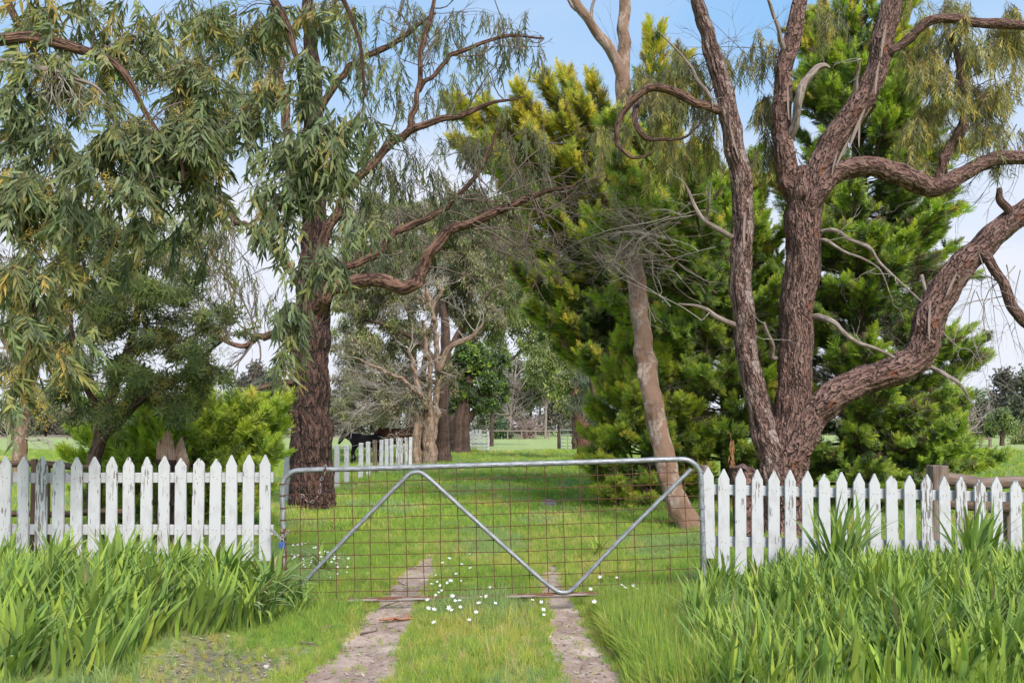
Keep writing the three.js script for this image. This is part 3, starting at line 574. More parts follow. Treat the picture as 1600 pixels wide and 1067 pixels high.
// ------------------------------------------------------------------ the near gum hanging in from the left
{
  R = mulberry(501); const d = 7.3;
  const t = new Tree('gum_tree', 'gum tree overhanging the left fence with long drooping grey-green and yellow leaves', 'tree', groundAt(-290, d));
  t.limb('trunk', Z([[-290, 985, 42], [-285, 800, 34], [-275, 500, 30], [-262, 220, 27], [-250, 60, 24], [-240, -120, 18]], d), M.brownLimb, { sides: 22, flare: 0.4 });
  t.limb('limb', Z([[-258, 180, 14], [-160, 95, 12], [-60, 66, 10], [0, 60, 9.5], [55, 60, 9], [100, 70, 8.5], [140, 83, 7], [178, 100, 6], [203, 126, 5], [222, 170, 4], [250, 215, 4], [280, 245, 3.5], [285, 285, 2.5]], 7.2), M.brownLimb, { step: 0.05 });
  t.limb('limb', Z([[-260, 210, 10], [-120, 110, 8], [0, 98, 6], [50, 105, 5.5], [95, 113, 4.5], [135, 128, 3], [165, 150, 1.5]], 7.0), M.paleBranch, { step: 0.05 });
  t.limb('limb', Z([[-246, 10, 9], [-100, -60, 8], [-20, -40, 7], [18, 20, 6], [38, 55, 5], [62, 92, 4], [80, 120, 2]], 7.5), M.brownLimb, { step: 0.05 });
  t.limb('limb', Z([[-240, -90, 14], [-60, -150, 12], [150, -140, 10], [320, -80, 8], [420, -10, 6], [455, 60, 5], [470, 130, 4], [480, 220, 3], [490, 330, 2.2], [478, 440, 1.6], [455, 540, 1]], 7.4), M.brownLimb, { step: 0.06 });
  t.limb('limb', Z([[320, -80, 6], [420, -60, 5], [520, -20, 4], [560, 60, 3], [570, 150, 2]], 7.4), M.brownLimb, { step: 0.06 });
  t.limb('limb', Z([[-262, 260, 9], [-160, 230, 8], [-60, 250, 6], [20, 300, 4], [45, 380, 3], [50, 480, 2], [40, 580, 1.3]], 6.9), M.brownLimb, { step: 0.06 });
  const L = new Leaves(S.gum, M.gumLeaf), Bd = new Leaves(S.bud, M.leaf), F2 = new Leaves(S.fineGum, M.leaf);
  const A = [[70, 190, 90, 70, 7.0], [170, 215, 90, 80, 7.2], [255, 215, 80, 90, 7.4], [320, 180, 80, 110, 7.6], [120, 300, 110, 70, 6.9], [215, 300, 70, 60, 7.2], [40, 330, 70, 70, 6.8, 0.8], [320, 300, 60, 60, 7.6, 0.6], [380, 190, 50, 70, 7.6, 0.7], [440, 210, 70, 60, 7.4, 1.1], [520, 215, 75, 60, 7.4, 1.1], [580, 200, 40, 40, 7.5, 0.9], [455, 280, 70, 45, 7.3, 1.2], [540, 265, 45, 30, 7.4], [435, 360, 45, 45, 7.3, 0.8], [495, 410, 45, 45, 7.3, 1.0], [462, 480, 34, 45, 7.3, 1.2], [450, 560, 17, 45, 7.3, 1.1], [500, 120, 55, 60, 7.4, 0.9], [560, 345, 30, 40, 7.4, 0.7], [400, 330, 40, 30, 7.4, 0.5]];
  t.fill(A, { leaves: L, pal: PAL.gum, pal2: PAL.gumYellow, mix2: 0.16, per: 520, thick: 0.008, zmax: 0.5, tilt: 0.65 });
  const B = [[50, 25, 90, 50, 7.3, 0.8], [160, 25, 80, 50, 7.4, 0.7], [240, 45, 70, 60, 7.5, 0.8], [350, 50, 80, 70, 7.6, 0.8], [430, 40, 60, 60, 7.6, 0.9], [510, 30, 60, 50, 7.6, 0.7], [30, 420, 55, 60, 6.8, 0.9], [40, 510, 50, 60, 6.8, 0.9], [95, 420, 55, 55, 7, 0.8], [80, 560, 60, 60, 6.9, 0.8], [22, 610, 30, 60, 6.8, 0.8], [120, 500, 50, 50, 7.1, 0.6], [330, 120, 70, 60, 7.6, 0.7], [120, 130, 90, 50, 7.2, 0.7], [200, 110, 70, 50, 7.4, 0.8], [280, 130, 60, 60, 7.5, 0.8], [60, 110, 70, 40, 7.1, 0.6], [420, 130, 50, 50, 7.6, 0.8], [300, 250, 60, 50, 7.6, 0.8], [30, 260, 50, 50, 6.9, 0.8]];
  t.fill(B, { leaves: L, pal: PAL.gum, pal2: PAL.gumYellow, mix2: 0.6, per: 400, thick: 0.007, zmax: 0.5, tilt: 0.7 });
  t.fill(B.concat(A.slice(0, 9)).concat([[100, 370, 80, 30, 6.9], [60, 640, 60, 30, 6.9, 0.7]]), { leaves: Bd, pal: PAL.bud, per: 110, thick: 0.004, zmax: 0.5 });
  t.fill([[300, 60, 90, 70, 8.6, 0.7], [180, 130, 120, 60, 8.6, 0.7], [80, 120, 80, 60, 8.6, 0.7], [400, 140, 70, 80, 8.8, 0.6], [60, 250, 90, 60, 8.4, 0.8], [220, 370, 130, 50, 8.4, 0.8], [40, 460, 60, 120, 8, 0.9]], { leaves: F2, pal: PAL.gum, pal2: PAL.gumYellow, per: 190, thick: 0.007 });
  for (let k = 0; k < 9; k++) t.bare(at(rr(50, 120), rr(95, 120), 7), at(rr(40, 190), rr(150, 200), 6.95), 3, 0.007, t.paleTw, 2, 0.15);
  for (let k = 0; k < 6; k++) t.bare(at(rr(300, 420), rr(330, 420), 7.6), at(rr(290, 400), rr(420, 540), 7.6), 3, 0.005, t.tw, 2, 0.15);
  L.put(t.o); Bd.put(t.o, 'buds'); F2.put(t.o); t.done();
  // the nearest, largest leaves one by one
  const lg = [1, 2, 3, 4].map(v => { R = mulberry(900 + v); const g = new GB(); g.leaf(V(0, 0, 0), V(0, -1, 0), V(0, 0, 1), 0.13, 0.026, V(rr(-0.3, 0.3), 0, rr(-0.3, 0.3)), 6, [1, 1, 1], q => Math.sin(Math.PI * Math.pow(clamp(q), 0.62)) * (1 - 0.25 * q)); return g.geo(); });
  R = mulberry(77); const tones = [...PAL.gum, [0.2, 0.25, 0.12], [0.28, 0.26, 0.07]].map(c => new THREE.MeshPhysicalMaterial({ color: new THREE.Color(...c), roughness: 1, transmission: 0.3, thickness: 0, side: THREE.DoubleSide, clearcoat: 0.4, clearcoatRoughness: 0.4 }));
  const spots = A.filter(b => b[4] < 7.5);
  for (let k = 0; k < 280; k++) { const b = spots[k % spots.length], a = rr(0, 6.28), q = Math.sqrt(R()), p = at(b[0] + Math.cos(a) * b[2] * 0.95 * q, b[1] + Math.sin(a) * b[3] * 0.95 * q, b[4] - rr(0.25, 0.5)); const m = new THREE.Mesh(lg[k % 4], pick(tones)); m.name = 'leaf'; m.castShadow = m.receiveShadow = true; m.position.copy(p).sub(t.o.position); m.quaternion.copy(hang(0.6)); t.o.add(m); }
}
// ------------------------------------------------------------------ fine-leaved wattle behind the left fence
{
  R = mulberry(521); const d = 10.6;
  const t = new Tree('wattle_tree', 'bushy dark wattle with narrow leaves behind the left picket fence', 'tree', groundAt(150, d));
  t.limb('trunk', Z([[150, 868, 12], [146, 780, 11], [152, 700, 10], [170, 620, 8], [200, 540, 6], [225, 440, 4], [235, 370, 2]], d), M.darkTrunk, { step: 0.06 });
  t.limb('limb', Z([[155, 690, 7], [215, 630, 5], [290, 580, 4], [350, 530, 2]], d), M.darkTrunk, { step: 0.06 });
  t.limb('limb', Z([[160, 650, 6], [125, 580, 5], [110, 500, 3], [120, 430, 2]], d), M.darkTrunk, { step: 0.06 });
  const L = new Leaves(S.wattle, M.leaf), Bd = new Leaves(S.bud, M.leaf);
  const bl = [[235, 400, 90, 60, d], [210, 470, 110, 60, d - 0.3], [290, 480, 60, 60, d], [200, 560, 110, 60, d - 0.4], [300, 560, 80, 55, d - 0.2], [360, 520, 40, 35, d], [225, 620, 110, 50, d - 0.4], [130, 620, 70, 50, d], [330, 610, 50, 35, d, 0.7], [150, 430, 60, 60, d], [170, 370, 60, 50, d], [110, 530, 60, 60, d]];
  t.fill(bl, { leaves: L, pal: PAL.wattle, pal2: PAL.gum, mix2: 0.15, per: 700, mode: 'up', thick: 0.008, zr: 0.7 });
  t.fill(bl, { leaves: Bd, pal: PAL.bud, per: 90, thick: 0.003, zr: 0.7 });
  L.put(t.o); Bd.put(t.o, 'buds'); t.done();
}
// ------------------------------------------------------------------ thick stringybark beside the drive
{
  R = mulberry(541); const d = 15.7;
  const t = new Tree('stringybark_tree', 'big tree with thick straight furrowed brown trunk left of the drive', 'tree', groundAt(486, d));
  t.limb('trunk', Z([[487, 812, 37], [487, 785, 33], [486, 740, 31.5], [485, 680, 30], [484, 600, 29], [486, 520, 27], [489, 450, 24], [491, 380, 18], [488, 280, 15], [491, 180, 12], [488, 100, 10], [482, 20, 8], [478, -80, 5]], d), M.stringy, { sides: 84, step: 0.035, ridge: 0.13, lump: 0.03, flare: 0.1, ridgeFreq: 3.2 });
  const o = { step: 0.045, sides: 20, ridge: 0.1, lump: 0.1, kink: 1.4 };
  t.limb('limb', Zr([[488, 500, 14.3], [503, 468, 13.4], [520, 451, 12.6], [548, 441, 10.9], [600, 443, 10.1], [638, 451, 10.1], [657, 432, 9.66], [668, 400, 8.4], [688, 374, 7.56], [722, 350, 6.72], [770, 332, 5.88], [820, 310, 4.62], [860, 296, 3.36], [900, 292, 1.68]], d - 0.4, d), M.brownLimb, o);
  t.limb('limb', Zr([[490, 460, 9.24], [512, 422, 7.56], [545, 412, 5.88], [585, 400, 5.04], [606, 376, 5.04], [625, 357, 5.04], [665, 340, 4.62], [698, 321, 4.2], [735, 284, 3.36], [764, 237, 2.52], [776, 205, 1.68]], d - 0.2, d), M.brownLimb, o);
  t.limb('limb', Zr([[489, 430, 9.24], [515, 350, 7.56], [545, 300, 6.72], [575, 262, 6.72], [608, 228, 6.3], [640, 206, 5.88], [690, 184, 5.04], [722, 180, 3.78], [770, 160, 2.52], [820, 150, 1.26]], d - 0.5, d), M.brownLimb, o);
  t.limb('limb', Z([[640, 206, 4.62], [650, 160, 4.2], [656, 110, 3.78], [660, 60, 3.78], [672, 25, 3.36], [682, -20, 2.52]], d - 0.5), M.brownLimb, o);
  t.limb('limb', Z([[654, 142, 3.78], [672, 122, 3.36], [700, 90, 3.36], [740, 72, 2.94], [790, 56, 2.52], [850, 60, 1.26]], d - 0.4), M.brownLimb, o);
  t.limb('limb', Z([[490, 200, 5.88], [520, 130, 5.04], [560, 95, 4.62], [600, 75, 4.2], [640, 50, 3.36], [680, 20, 1.68]], d), M.brownLimb, o);
  t.limb('limb', Zr([[489, 330, 7.56], [462, 260, 6.72], [447, 190, 6.72], [436, 110, 5.88], [428, 30, 5.04], [420, -60, 3.36]], d + 0.3, d), M.brownLimb, o);
  t.limb('limb', Zr([[478, 560, 10.1], [458, 538, 8.4], [430, 524, 6.72], [405, 527, 5.88], [380, 540, 4.2], [350, 530, 2.52], [310, 500, 1.68]], d - 0.3, d), M.brownLimb, o);
  t.limb('limb', Zr([[470, 610, 5.88], [448, 600, 4.2], [425, 602, 4.2], [400, 612, 2.52]], d - 0.3, d), M.brownLimb, o);
  t.limb('limb', Z([[484, 460, 7.56], [440, 400, 5.88], [400, 360, 5.04], [360, 340, 3.36], [320, 300, 2.52], [290, 240, 1.68]], d), M.brownLimb, o);
  const L = new Leaves(S.fineGum, M.leaf), L2 = new Leaves(S.olive, M.leaf);
  const bl = [[640, 30, 70, 45, d, 1.1], [730, 30, 70, 40, d, 1], [800, 40, 50, 40, d], [840, 75, 35, 35, d, 0.8], [760, 90, 70, 35, d, 0.8], [680, 90, 60, 50, d, 0.5], [610, 120, 55, 50, d, 0.8], [700, 150, 70, 30, d, 0.5], [640, 170, 45, 40, d, 0.6], [720, 225, 70, 40, d, 1], [650, 250, 60, 40, d, 1.1], [600, 290, 60, 50, d, 1.1], [700, 290, 60, 45, d, 1], [770, 250, 50, 40, d, 0.8], [560, 60, 50, 60, d], [550, 330, 50, 40, d, 1], [620, 340, 60, 30, d, 0.8], [780, 200, 40, 40, d, 0.7], [830, 220, 40, 50, d, 0.7], [640, 390, 60, 30, d, 0.6], [760, 320, 70, 45, d + 0.8, 0.9], [830, 290, 60, 50, d + 0.8, 0.8], [700, 340, 60, 40, d + 0.8, 0.9], [560, 390, 45, 40, d + 0.6, 0.8], [800, 380, 50, 40, d + 1, 0.7]];
  t.fill(bl, { leaves: L, pal: PAL.fine, pal2: PAL.gum, mix2: 0.3, per: 105, scale: 1.2, thick: 0.011, zr: 0.8, branchlets: 0.9 });
  t.fill([[570, 110, 60, 50, d, 1], [660, 30, 60, 35, d, 0.8], [740, 120, 50, 30, d, 0.6], [590, 270, 60, 40, d, 0.8], [540, 360, 40, 40, d]], { leaves: L, pal: PAL.fineLime, per: 80, scale: 1.2, thick: 0.009 });
  t.fill([[420, 60, 70, 60, d + 0.6], [340, 60, 80, 60, d + 0.6], [260, 100, 60, 60, d + 0.6, 0.7], [370, 180, 70, 60, d + 0.6, 0.9], [300, 250, 70, 60, d + 0.6], [360, 320, 70, 50, d + 0.6], [300, 370, 60, 50, d + 0.6], [370, 420, 50, 50, d + 0.6, 0.8], [420, 470, 50, 40, d, 0.6], [340, 470, 40, 40, d, 0.5], [520, 30, 60, 50, d]], { leaves: L, pal: PAL.fine, pal2: PAL.gumYellow, mix2: 0.35, per: 120, scale: 1.2, thick: 0.011, branchlets: 0.9 });
  for (let k = 0; k < 30; k++) t.bare(at(rr(690, 850), rr(296, 360), d - 0.4), at(rr(720, 960), rr(200, 420), d - rr(0, 0.8)), 4, 0.018, t.tw, 2, 0.16);
  for (let k = 0; k < 50; k++) { const s = t.anchors[Math.floor(R() * t.anchors.length)]; t.bare(s, s.clone().add(V(rr(-1, 1.3), rr(-0.3, 0.9), rr(-0.5, 0.7))), 3, 0.016, t.tw, 2, 0.16); }
  for (let k = 0; k < 8; k++) t.bare(at(400, 527, d - 0.3), at(rr(300, 400), rr(380, 640), d - rr(0, 0.5)), 4, 0.018, t.tw, 2, 0.14);
  L.put(t.o); t.done(M.twig);
}
M.stripBark = new THREE.MeshStandardMaterial({ color: new THREE.Color(0.22, 0.165, 0.14), roughness: 0.95, side: THREE.DoubleSide });
// ------------------------------------------------------------------ many-stemmed tree on the right
{
  R = mulberry(561); const d = 12.3;
  const t = new Tree('peppermint_tree', 'large many-stemmed tree with rough pinkish brown bark and sweeping low limb', 'tree', groundAt(1224, d));
  const o = { sides: 48, step: 0.03, ridge: 0.11, lump: 0.07, ridgeFreq: 2.6 };
  t.limb('trunk', Z([[1224, 856, 40.5], [1225, 820, 36.1], [1226, 770, 35.2], [1228, 720, 33.4], [1234, 670, 27.3], [1239, 610, 24.2], [1245, 520, 23.8], [1252, 440, 23.8], [1258, 380, 24.6], [1257, 320, 25.5], [1256, 290, 23.8], [1262, 262, 12.3]], d), M.pepper, { ...o, flare: 0.25 });
  t.limb('stem', Z([[1222, 800, 19.4], [1212, 740, 21.1], [1200, 690, 19.4], [1185, 640, 16.7], [1168, 560, 15.8], [1160, 480, 15.8], [1158, 400, 15], [1163, 320, 15], [1150, 240, 14.1], [1137, 180, 14.1], [1122, 110, 12.3], [1105, 50, 10.6], [1090, 0, 9.68], [1070, -60, 7.92]], d - 0.12), M.pepperPale, { ...o, knots: [[3.9, 4.6, 0.1], [5.2, 4.3, 0.11], [6.4, 4.7, 0.09], [2.4, 4.4, 0.09]] }, 'paler stem leaning left with bark worn off in streaks');
  t.limb('stem', Z([[1252, 390, 8.8], [1246, 330, 14.1], [1238, 295, 15], [1229, 250, 14.1], [1222, 180, 13.2], [1225, 120, 12.3], [1238, 60, 12.3], [1250, 0, 10.6], [1262, -60, 8.8]], d), M.pepper, o);
  t.limb('stem', Z([[1254, 400, 8.8], [1262, 330, 15], [1270, 288, 17.6], [1292, 240, 17.6], [1322, 190, 17.6], [1352, 148, 16.7], [1372, 100, 15.8], [1385, 40, 15], [1398, -20, 14.1], [1410, -80, 12.3]], d - 0.1), M.pepper, o);
  t.limb('low_limb', Z([[1226, 790, 19.2], [1232, 735, 24], [1248, 690, 24], [1277, 642, 22.4], [1322, 606, 20.8], [1370, 589, 20.8], [1414, 574, 22.4], [1441, 544, 22.4], [1452, 500, 21.6], [1477, 450, 20.8], [1512, 410, 19.2], [1552, 370, 17.6], [1602, 330, 16], [1665, 290, 14.4]], d - 0.15), M.pepper, o, 'thick low limb sweeping out to the right');
  t.limb('limb', Zr([[1256, 400, 7.04], [1268, 330, 11.4], [1285, 298, 13.2], [1312, 269, 14.1], [1358, 259, 14.1], [1400, 270, 15], [1440, 288, 15], [1468, 292, 13.2], [1502, 274, 11.4], [1541, 252, 10.6], [1582, 247, 9.68], [1650, 252, 7.92]], d - 0.2, d), M.pepper, { ...o, sides: 32 });
  const s = { sides: 18, step: 0.035, ridge: 0.09, lump: 0.12, kink: 1.5 };
  t.limb('limb', Zr([[1460, 292, 7.92], [1480, 250, 7.92], [1498, 212, 7.48], [1506, 160, 6.16], [1500, 110, 5.28], [1490, 60, 3.52]], d - 0.1, d), M.pepper, s);
  t.limb('limb', Zr([[1372, 110, 7.92], [1400, 72, 7.04], [1430, 48, 7.04], [1480, 32, 7.04], [1550, 38, 7.04], [1640, 45, 6.16]], d - 0.3, d), M.pepper, s);
  t.limb('limb', Zr([[1522, 396, 8.8], [1545, 402, 7.92], [1562, 440, 7.48], [1575, 475, 7.48], [1592, 500, 7.04], [1625, 520, 5.28]], d - 0.4, d), M.pepper, s);
  t.limb('limb', Zr([[1580, 350, 7.04], [1574, 330, 6.16], [1563, 312, 5.28], [1560, 296, 3.52]], d - 0.3, d), M.pepper, s);
  t.limb('curled_branch', Zr([[1138, 178, 5.28], [1115, 169, 6.16], [1090, 163, 6.16], [1062, 150, 6.16], [1035, 139, 6.16], [1010, 141, 5.72], [990, 158, 5.28], [971, 173, 4.4], [964, 200, 3.96], [966, 225, 3.52], [980, 240, 2.64], [1000, 246, 2.2], [1022, 236, 1.32]], d - 0.4, d), M.brownLimb, s, 'bare branch curling round like a hook');
  t.limb('curled_branch', Zr([[999, 150, 4.4], [993, 175, 4.4], [993, 195, 4.84], [1001, 211, 4.84], [1014, 217, 3.52], [1040, 217, 2.2], [1068, 214, 1.76], [1090, 196, 1.32], [1110, 178, 1.32]], d - 0.45, d), M.brownLimb, s, 'reddish inner curl of the hooked branch');
  t.limb('dead_branch', Zr([[1234, 215, 7.04], [1246, 182, 6.16], [1254, 152, 6.16], [1260, 122, 6.6], [1272, 107, 6.16], [1284, 103, 4.4], [1297, 106, 1.76]], d - 0.3, d), M.paleBranch, s, 'short pale dead branch bent like a finger');
  const p = { sides: 9, step: 0.04, ridge: 0.07, lump: 0.16, kink: 2.2 };
  const dead = [[[1272, 362, 4], [1310, 366, 4], [1345, 378, 4], [1372, 402, 3.5], [1400, 432, 3], [1440, 472, 2]], [[1272, 380, 3], [1290, 377, 3], [1330, 396, 2.5], [1370, 418, 2], [1395, 470, 1]], [[1268, 497, 6], [1295, 500, 5], [1320, 516, 5], [1345, 534, 4.5], [1370, 542, 4], [1398, 560, 3.5]], [[1448, 570, 4], [1475, 580, 4], [1498, 598, 3.5], [1520, 632, 2], [1538, 662, 1]], [[1160, 510, 5], [1140, 504, 4.5], [1110, 488, 4], [1085, 478, 3], [1060, 474, 2]], [[1150, 375, 4], [1138, 364, 4], [1108, 346, 4], [1090, 330, 4], [1077, 306, 3.5], [1071, 288, 2]], [[1104, 344, 3.5], [1108, 310, 3], [1112, 285, 1.5]], [[1140, 170, 4], [1112, 158, 4], [1088, 120, 4], [1070, 92, 3], [1030, 50, 1.5]], [[1340, 165, 5], [1343, 120, 4], [1346, 92, 2]], [[1212, 560, 5], [1202, 530, 4], [1194, 505, 3]], [[1440, 430, 3], [1470, 510, 2], [1500, 545, 1.2]], [[1230, 90, 4], [1212, 30, 4], [1200, -20, 3]], [[1600, 340, 5], [1640, 380, 4]]];
  for (const q of dead) { t.limb('dead_branch', Zr(q.map((w, i) => [w[0], w[1], w[2] * lerp(0.95, 0.6, i / (q.length - 1))]), d - 0.35, d), M.paleBranch, p); for (let k = 0; k < 3; k++) { const i = 1 + Math.floor(R() * (q.length - 1)), s0 = at(q[i][0], q[i][1], d - 0.35); t.bare(s0, s0.clone().add(V(rr(-0.4, 0.4), rr(-0.25, 0.35), rr(-0.2, 0.2))), 2, 0.007, t.paleTw, 1, 0.18); } }
  for (const [x0, y0, x1, y1, w] of [[1352, 170, 1320, 235, 5], [1345, 185, 1338, 232, 3], [1375, 95, 1362, 150, 4], [1335, 205, 1300, 262, 4], [1385, 40, 1372, 92, 4], [1310, 235, 1296, 275, 3], [1140, 190, 1150, 250, 3], [1165, 330, 1158, 390, 4], [1232, 130, 1228, 190, 3], [1455, 470, 1446, 530, 4], [1500, 420, 1474, 462, 4]]) { const a = at(x0, y0, d - 0.32), b = at(x1, y1, d - 0.36), g = new GB(), v = b.clone().sub(a), l = v.length(); v.normalize(); const nn = V(0.2, 0, 1).addScaledVector(v, -v.z).normalize(); g.leaf(a, v, nn, l, w * 1.1 * d / F, V(0.05, 0, 0.12), 6, [1, 1, 1], q => 0.35 + 0.65 * Math.sin(Math.PI * q), 0.4); part('bark_strip', g.geo(), M.stripBark, t.o); }
  const L = new Leaves(S.olive, M.leaf);
  t.fill([[1440, 110, 60, 60, d, 1], [1500, 80, 70, 60, d, 1], [1560, 60, 60, 60, d, 1], [1490, 160, 70, 50, d, 1.1], [1560, 150, 55, 60, d, 1], [1440, 190, 50, 40, d, 0.9], [1520, 210, 60, 40, d, 0.7], [1580, 220, 40, 50, d, 0.6], [1460, 20, 70, 40, d, 0.8], [1420, 240, 40, 25, d, 0.6], [1590, 20, 40, 40, d]], { leaves: L, pal: PAL.olive, pal2: PAL.fine, mix2: 0.2, per: 520, thick: 0.007 });
  t.fill([[1060, 110, 55, 50, d + 0.4, 0.9], [1010, 130, 50, 45, d + 0.5, 1], [1100, 150, 50, 50, d + 0.5, 1], [1130, 90, 40, 50, d + 0.5, 0.8], [960, 230, 50, 40, d + 0.5, 0.7], [1050, 250, 60, 40, d + 0.5, 0.8], [1180, 240, 40, 50, d + 0.5, 0.8], [1175, 90, 40, 50, d + 0.4, 0.8], [1190, 170, 45, 45, d + 0.4, 1], [1020, 190, 60, 50, d + 0.4, 0.8], [1090, 210, 55, 40, d + 0.4, 0.9], [1210, 230, 35, 40, d + 0.4, 0.9], [1300, 40, 40, 40, d + 0.6, 0.7]], { leaves: L, pal: PAL.olive, pal2: PAL.fine, mix2: 0.4, per: 460, thick: 0.007 });
  for (let k = 0; k < 34; k++) { const a = at(rr(860, 960), rr(300, 430), d + 1), b = at(rr(1000, 1150), rr(300, 520), d + 0.2); t.bare(b, a.lerp(b, rr(0, 0.4)), 4, 0.008, R() < 0.5 ? t.tw : t.paleTw, 2, 0.2); }
  for (let k = 0; k < 12; k++) t.bare(at(rr(1520, 1600), rr(390, 460), d - 0.3), at(rr(1480, 1600), rr(420, 620), d - 0.3), 3, 0.009, t.paleTw, 2, 0.18);
  for (let k = 0; k < 16; k++) t.bare(at(rr(1440, 1600), rr(60, 280), d), at(rr(1400, 1600), rr(80, 330), d), 3, 0.01, t.tw, 2, 0.18);
  for (let k = 0; k < 8; k++) t.bare(at(rr(1060, 1240), rr(80, 160), d), at(rr(1040, 1250), rr(-20, 100), d), 3, 0.008, t.tw, 2, 0.14);
  L.put(t.o); t.done(M.twig, M.paleTwig);
}
// ------------------------------------------------------------------ leaning smooth-barked gum by the gate
{
  R = mulberry(581); const d = 12.9;
  const t = new Tree('smooth_gum_tree', 'slender smooth pale gum with leaning trunk just right of the gate', 'tree', groundAt(1080, d));
  t.limb('trunk', Z([[1084, 846, 19.7], [1072, 812, 18], [1052, 762, 16.4, 13], [1035, 700, 15.6, 13.2], [1021, 625, 14.8, 13.5], [1009, 560, 14.8, 13.8], [999, 500, 13.9, 14.1], [991, 420, 13.1, 14.5], [985, 330, 12.3, 14.9], [980, 250, 11.9, 15.2], [977, 180, 11.5, 15.4], [973, 125, 11.5, 15.5], [974, 80, 9.84, 15.6], [975, 30, 9.02, 15.7], [977, -60, 8.2, 15.8]], d), M.smoothGum, { sides: 40, step: 0.03, ridge: 0.04, lump: 0.1, texW: 0.6, texH: 1.0, flare: 0.25, knots: [[1.05, 3.4, 0.09], [2.0, 4.6, 0.07], [2.75, 3.6, 0.08]] });
  t.limb('limb', Z([[973, 130, 8.2], [965, 100, 8.61], [950, 76, 8.2], [926, 42, 7.38], [900, 4, 6.97], [870, -50, 5.74]], 15.45), M.smoothGum, { sides: 24, step: 0.05, ridge: 0.015, lump: 0.06, texW: 0.7, texH: 1.6 });
  t.limb('limb', Z([[912, 22, 3.28], [898, 12, 3.28], [884, -10, 2.46]], 15.45), M.paleBranch, { sides: 10 });
  t.limb('limb', Z([[925, 40, 2.46], [926, 10, 2.46], [936, -20, 1.64]], 15.4), M.paleBranch, { sides: 8 });
  t.limb('limb', Z([[976, -20, 4.92], [1010, -70, 4.1], [1060, -90, 2.46]], 15.7), M.smoothGum, { sides: 10 });
  for (let k = 0; k < 4; k++) t.bare(at(975, rr(40, 140), 15.5), at(rr(930, 1010), rr(-10, 120), 15.5), 2, 0.005, t.tw, 1, 0.1);
  const L = new Leaves(S.fineGum, M.leaf); t.fill([[1020, -90, 70, 40, 15.7], [880, -100, 70, 40, 15.5]], { leaves: L, pal: PAL.fine, per: 40 }); L.put(t.o); t.done();
}
console.log('near trees done');

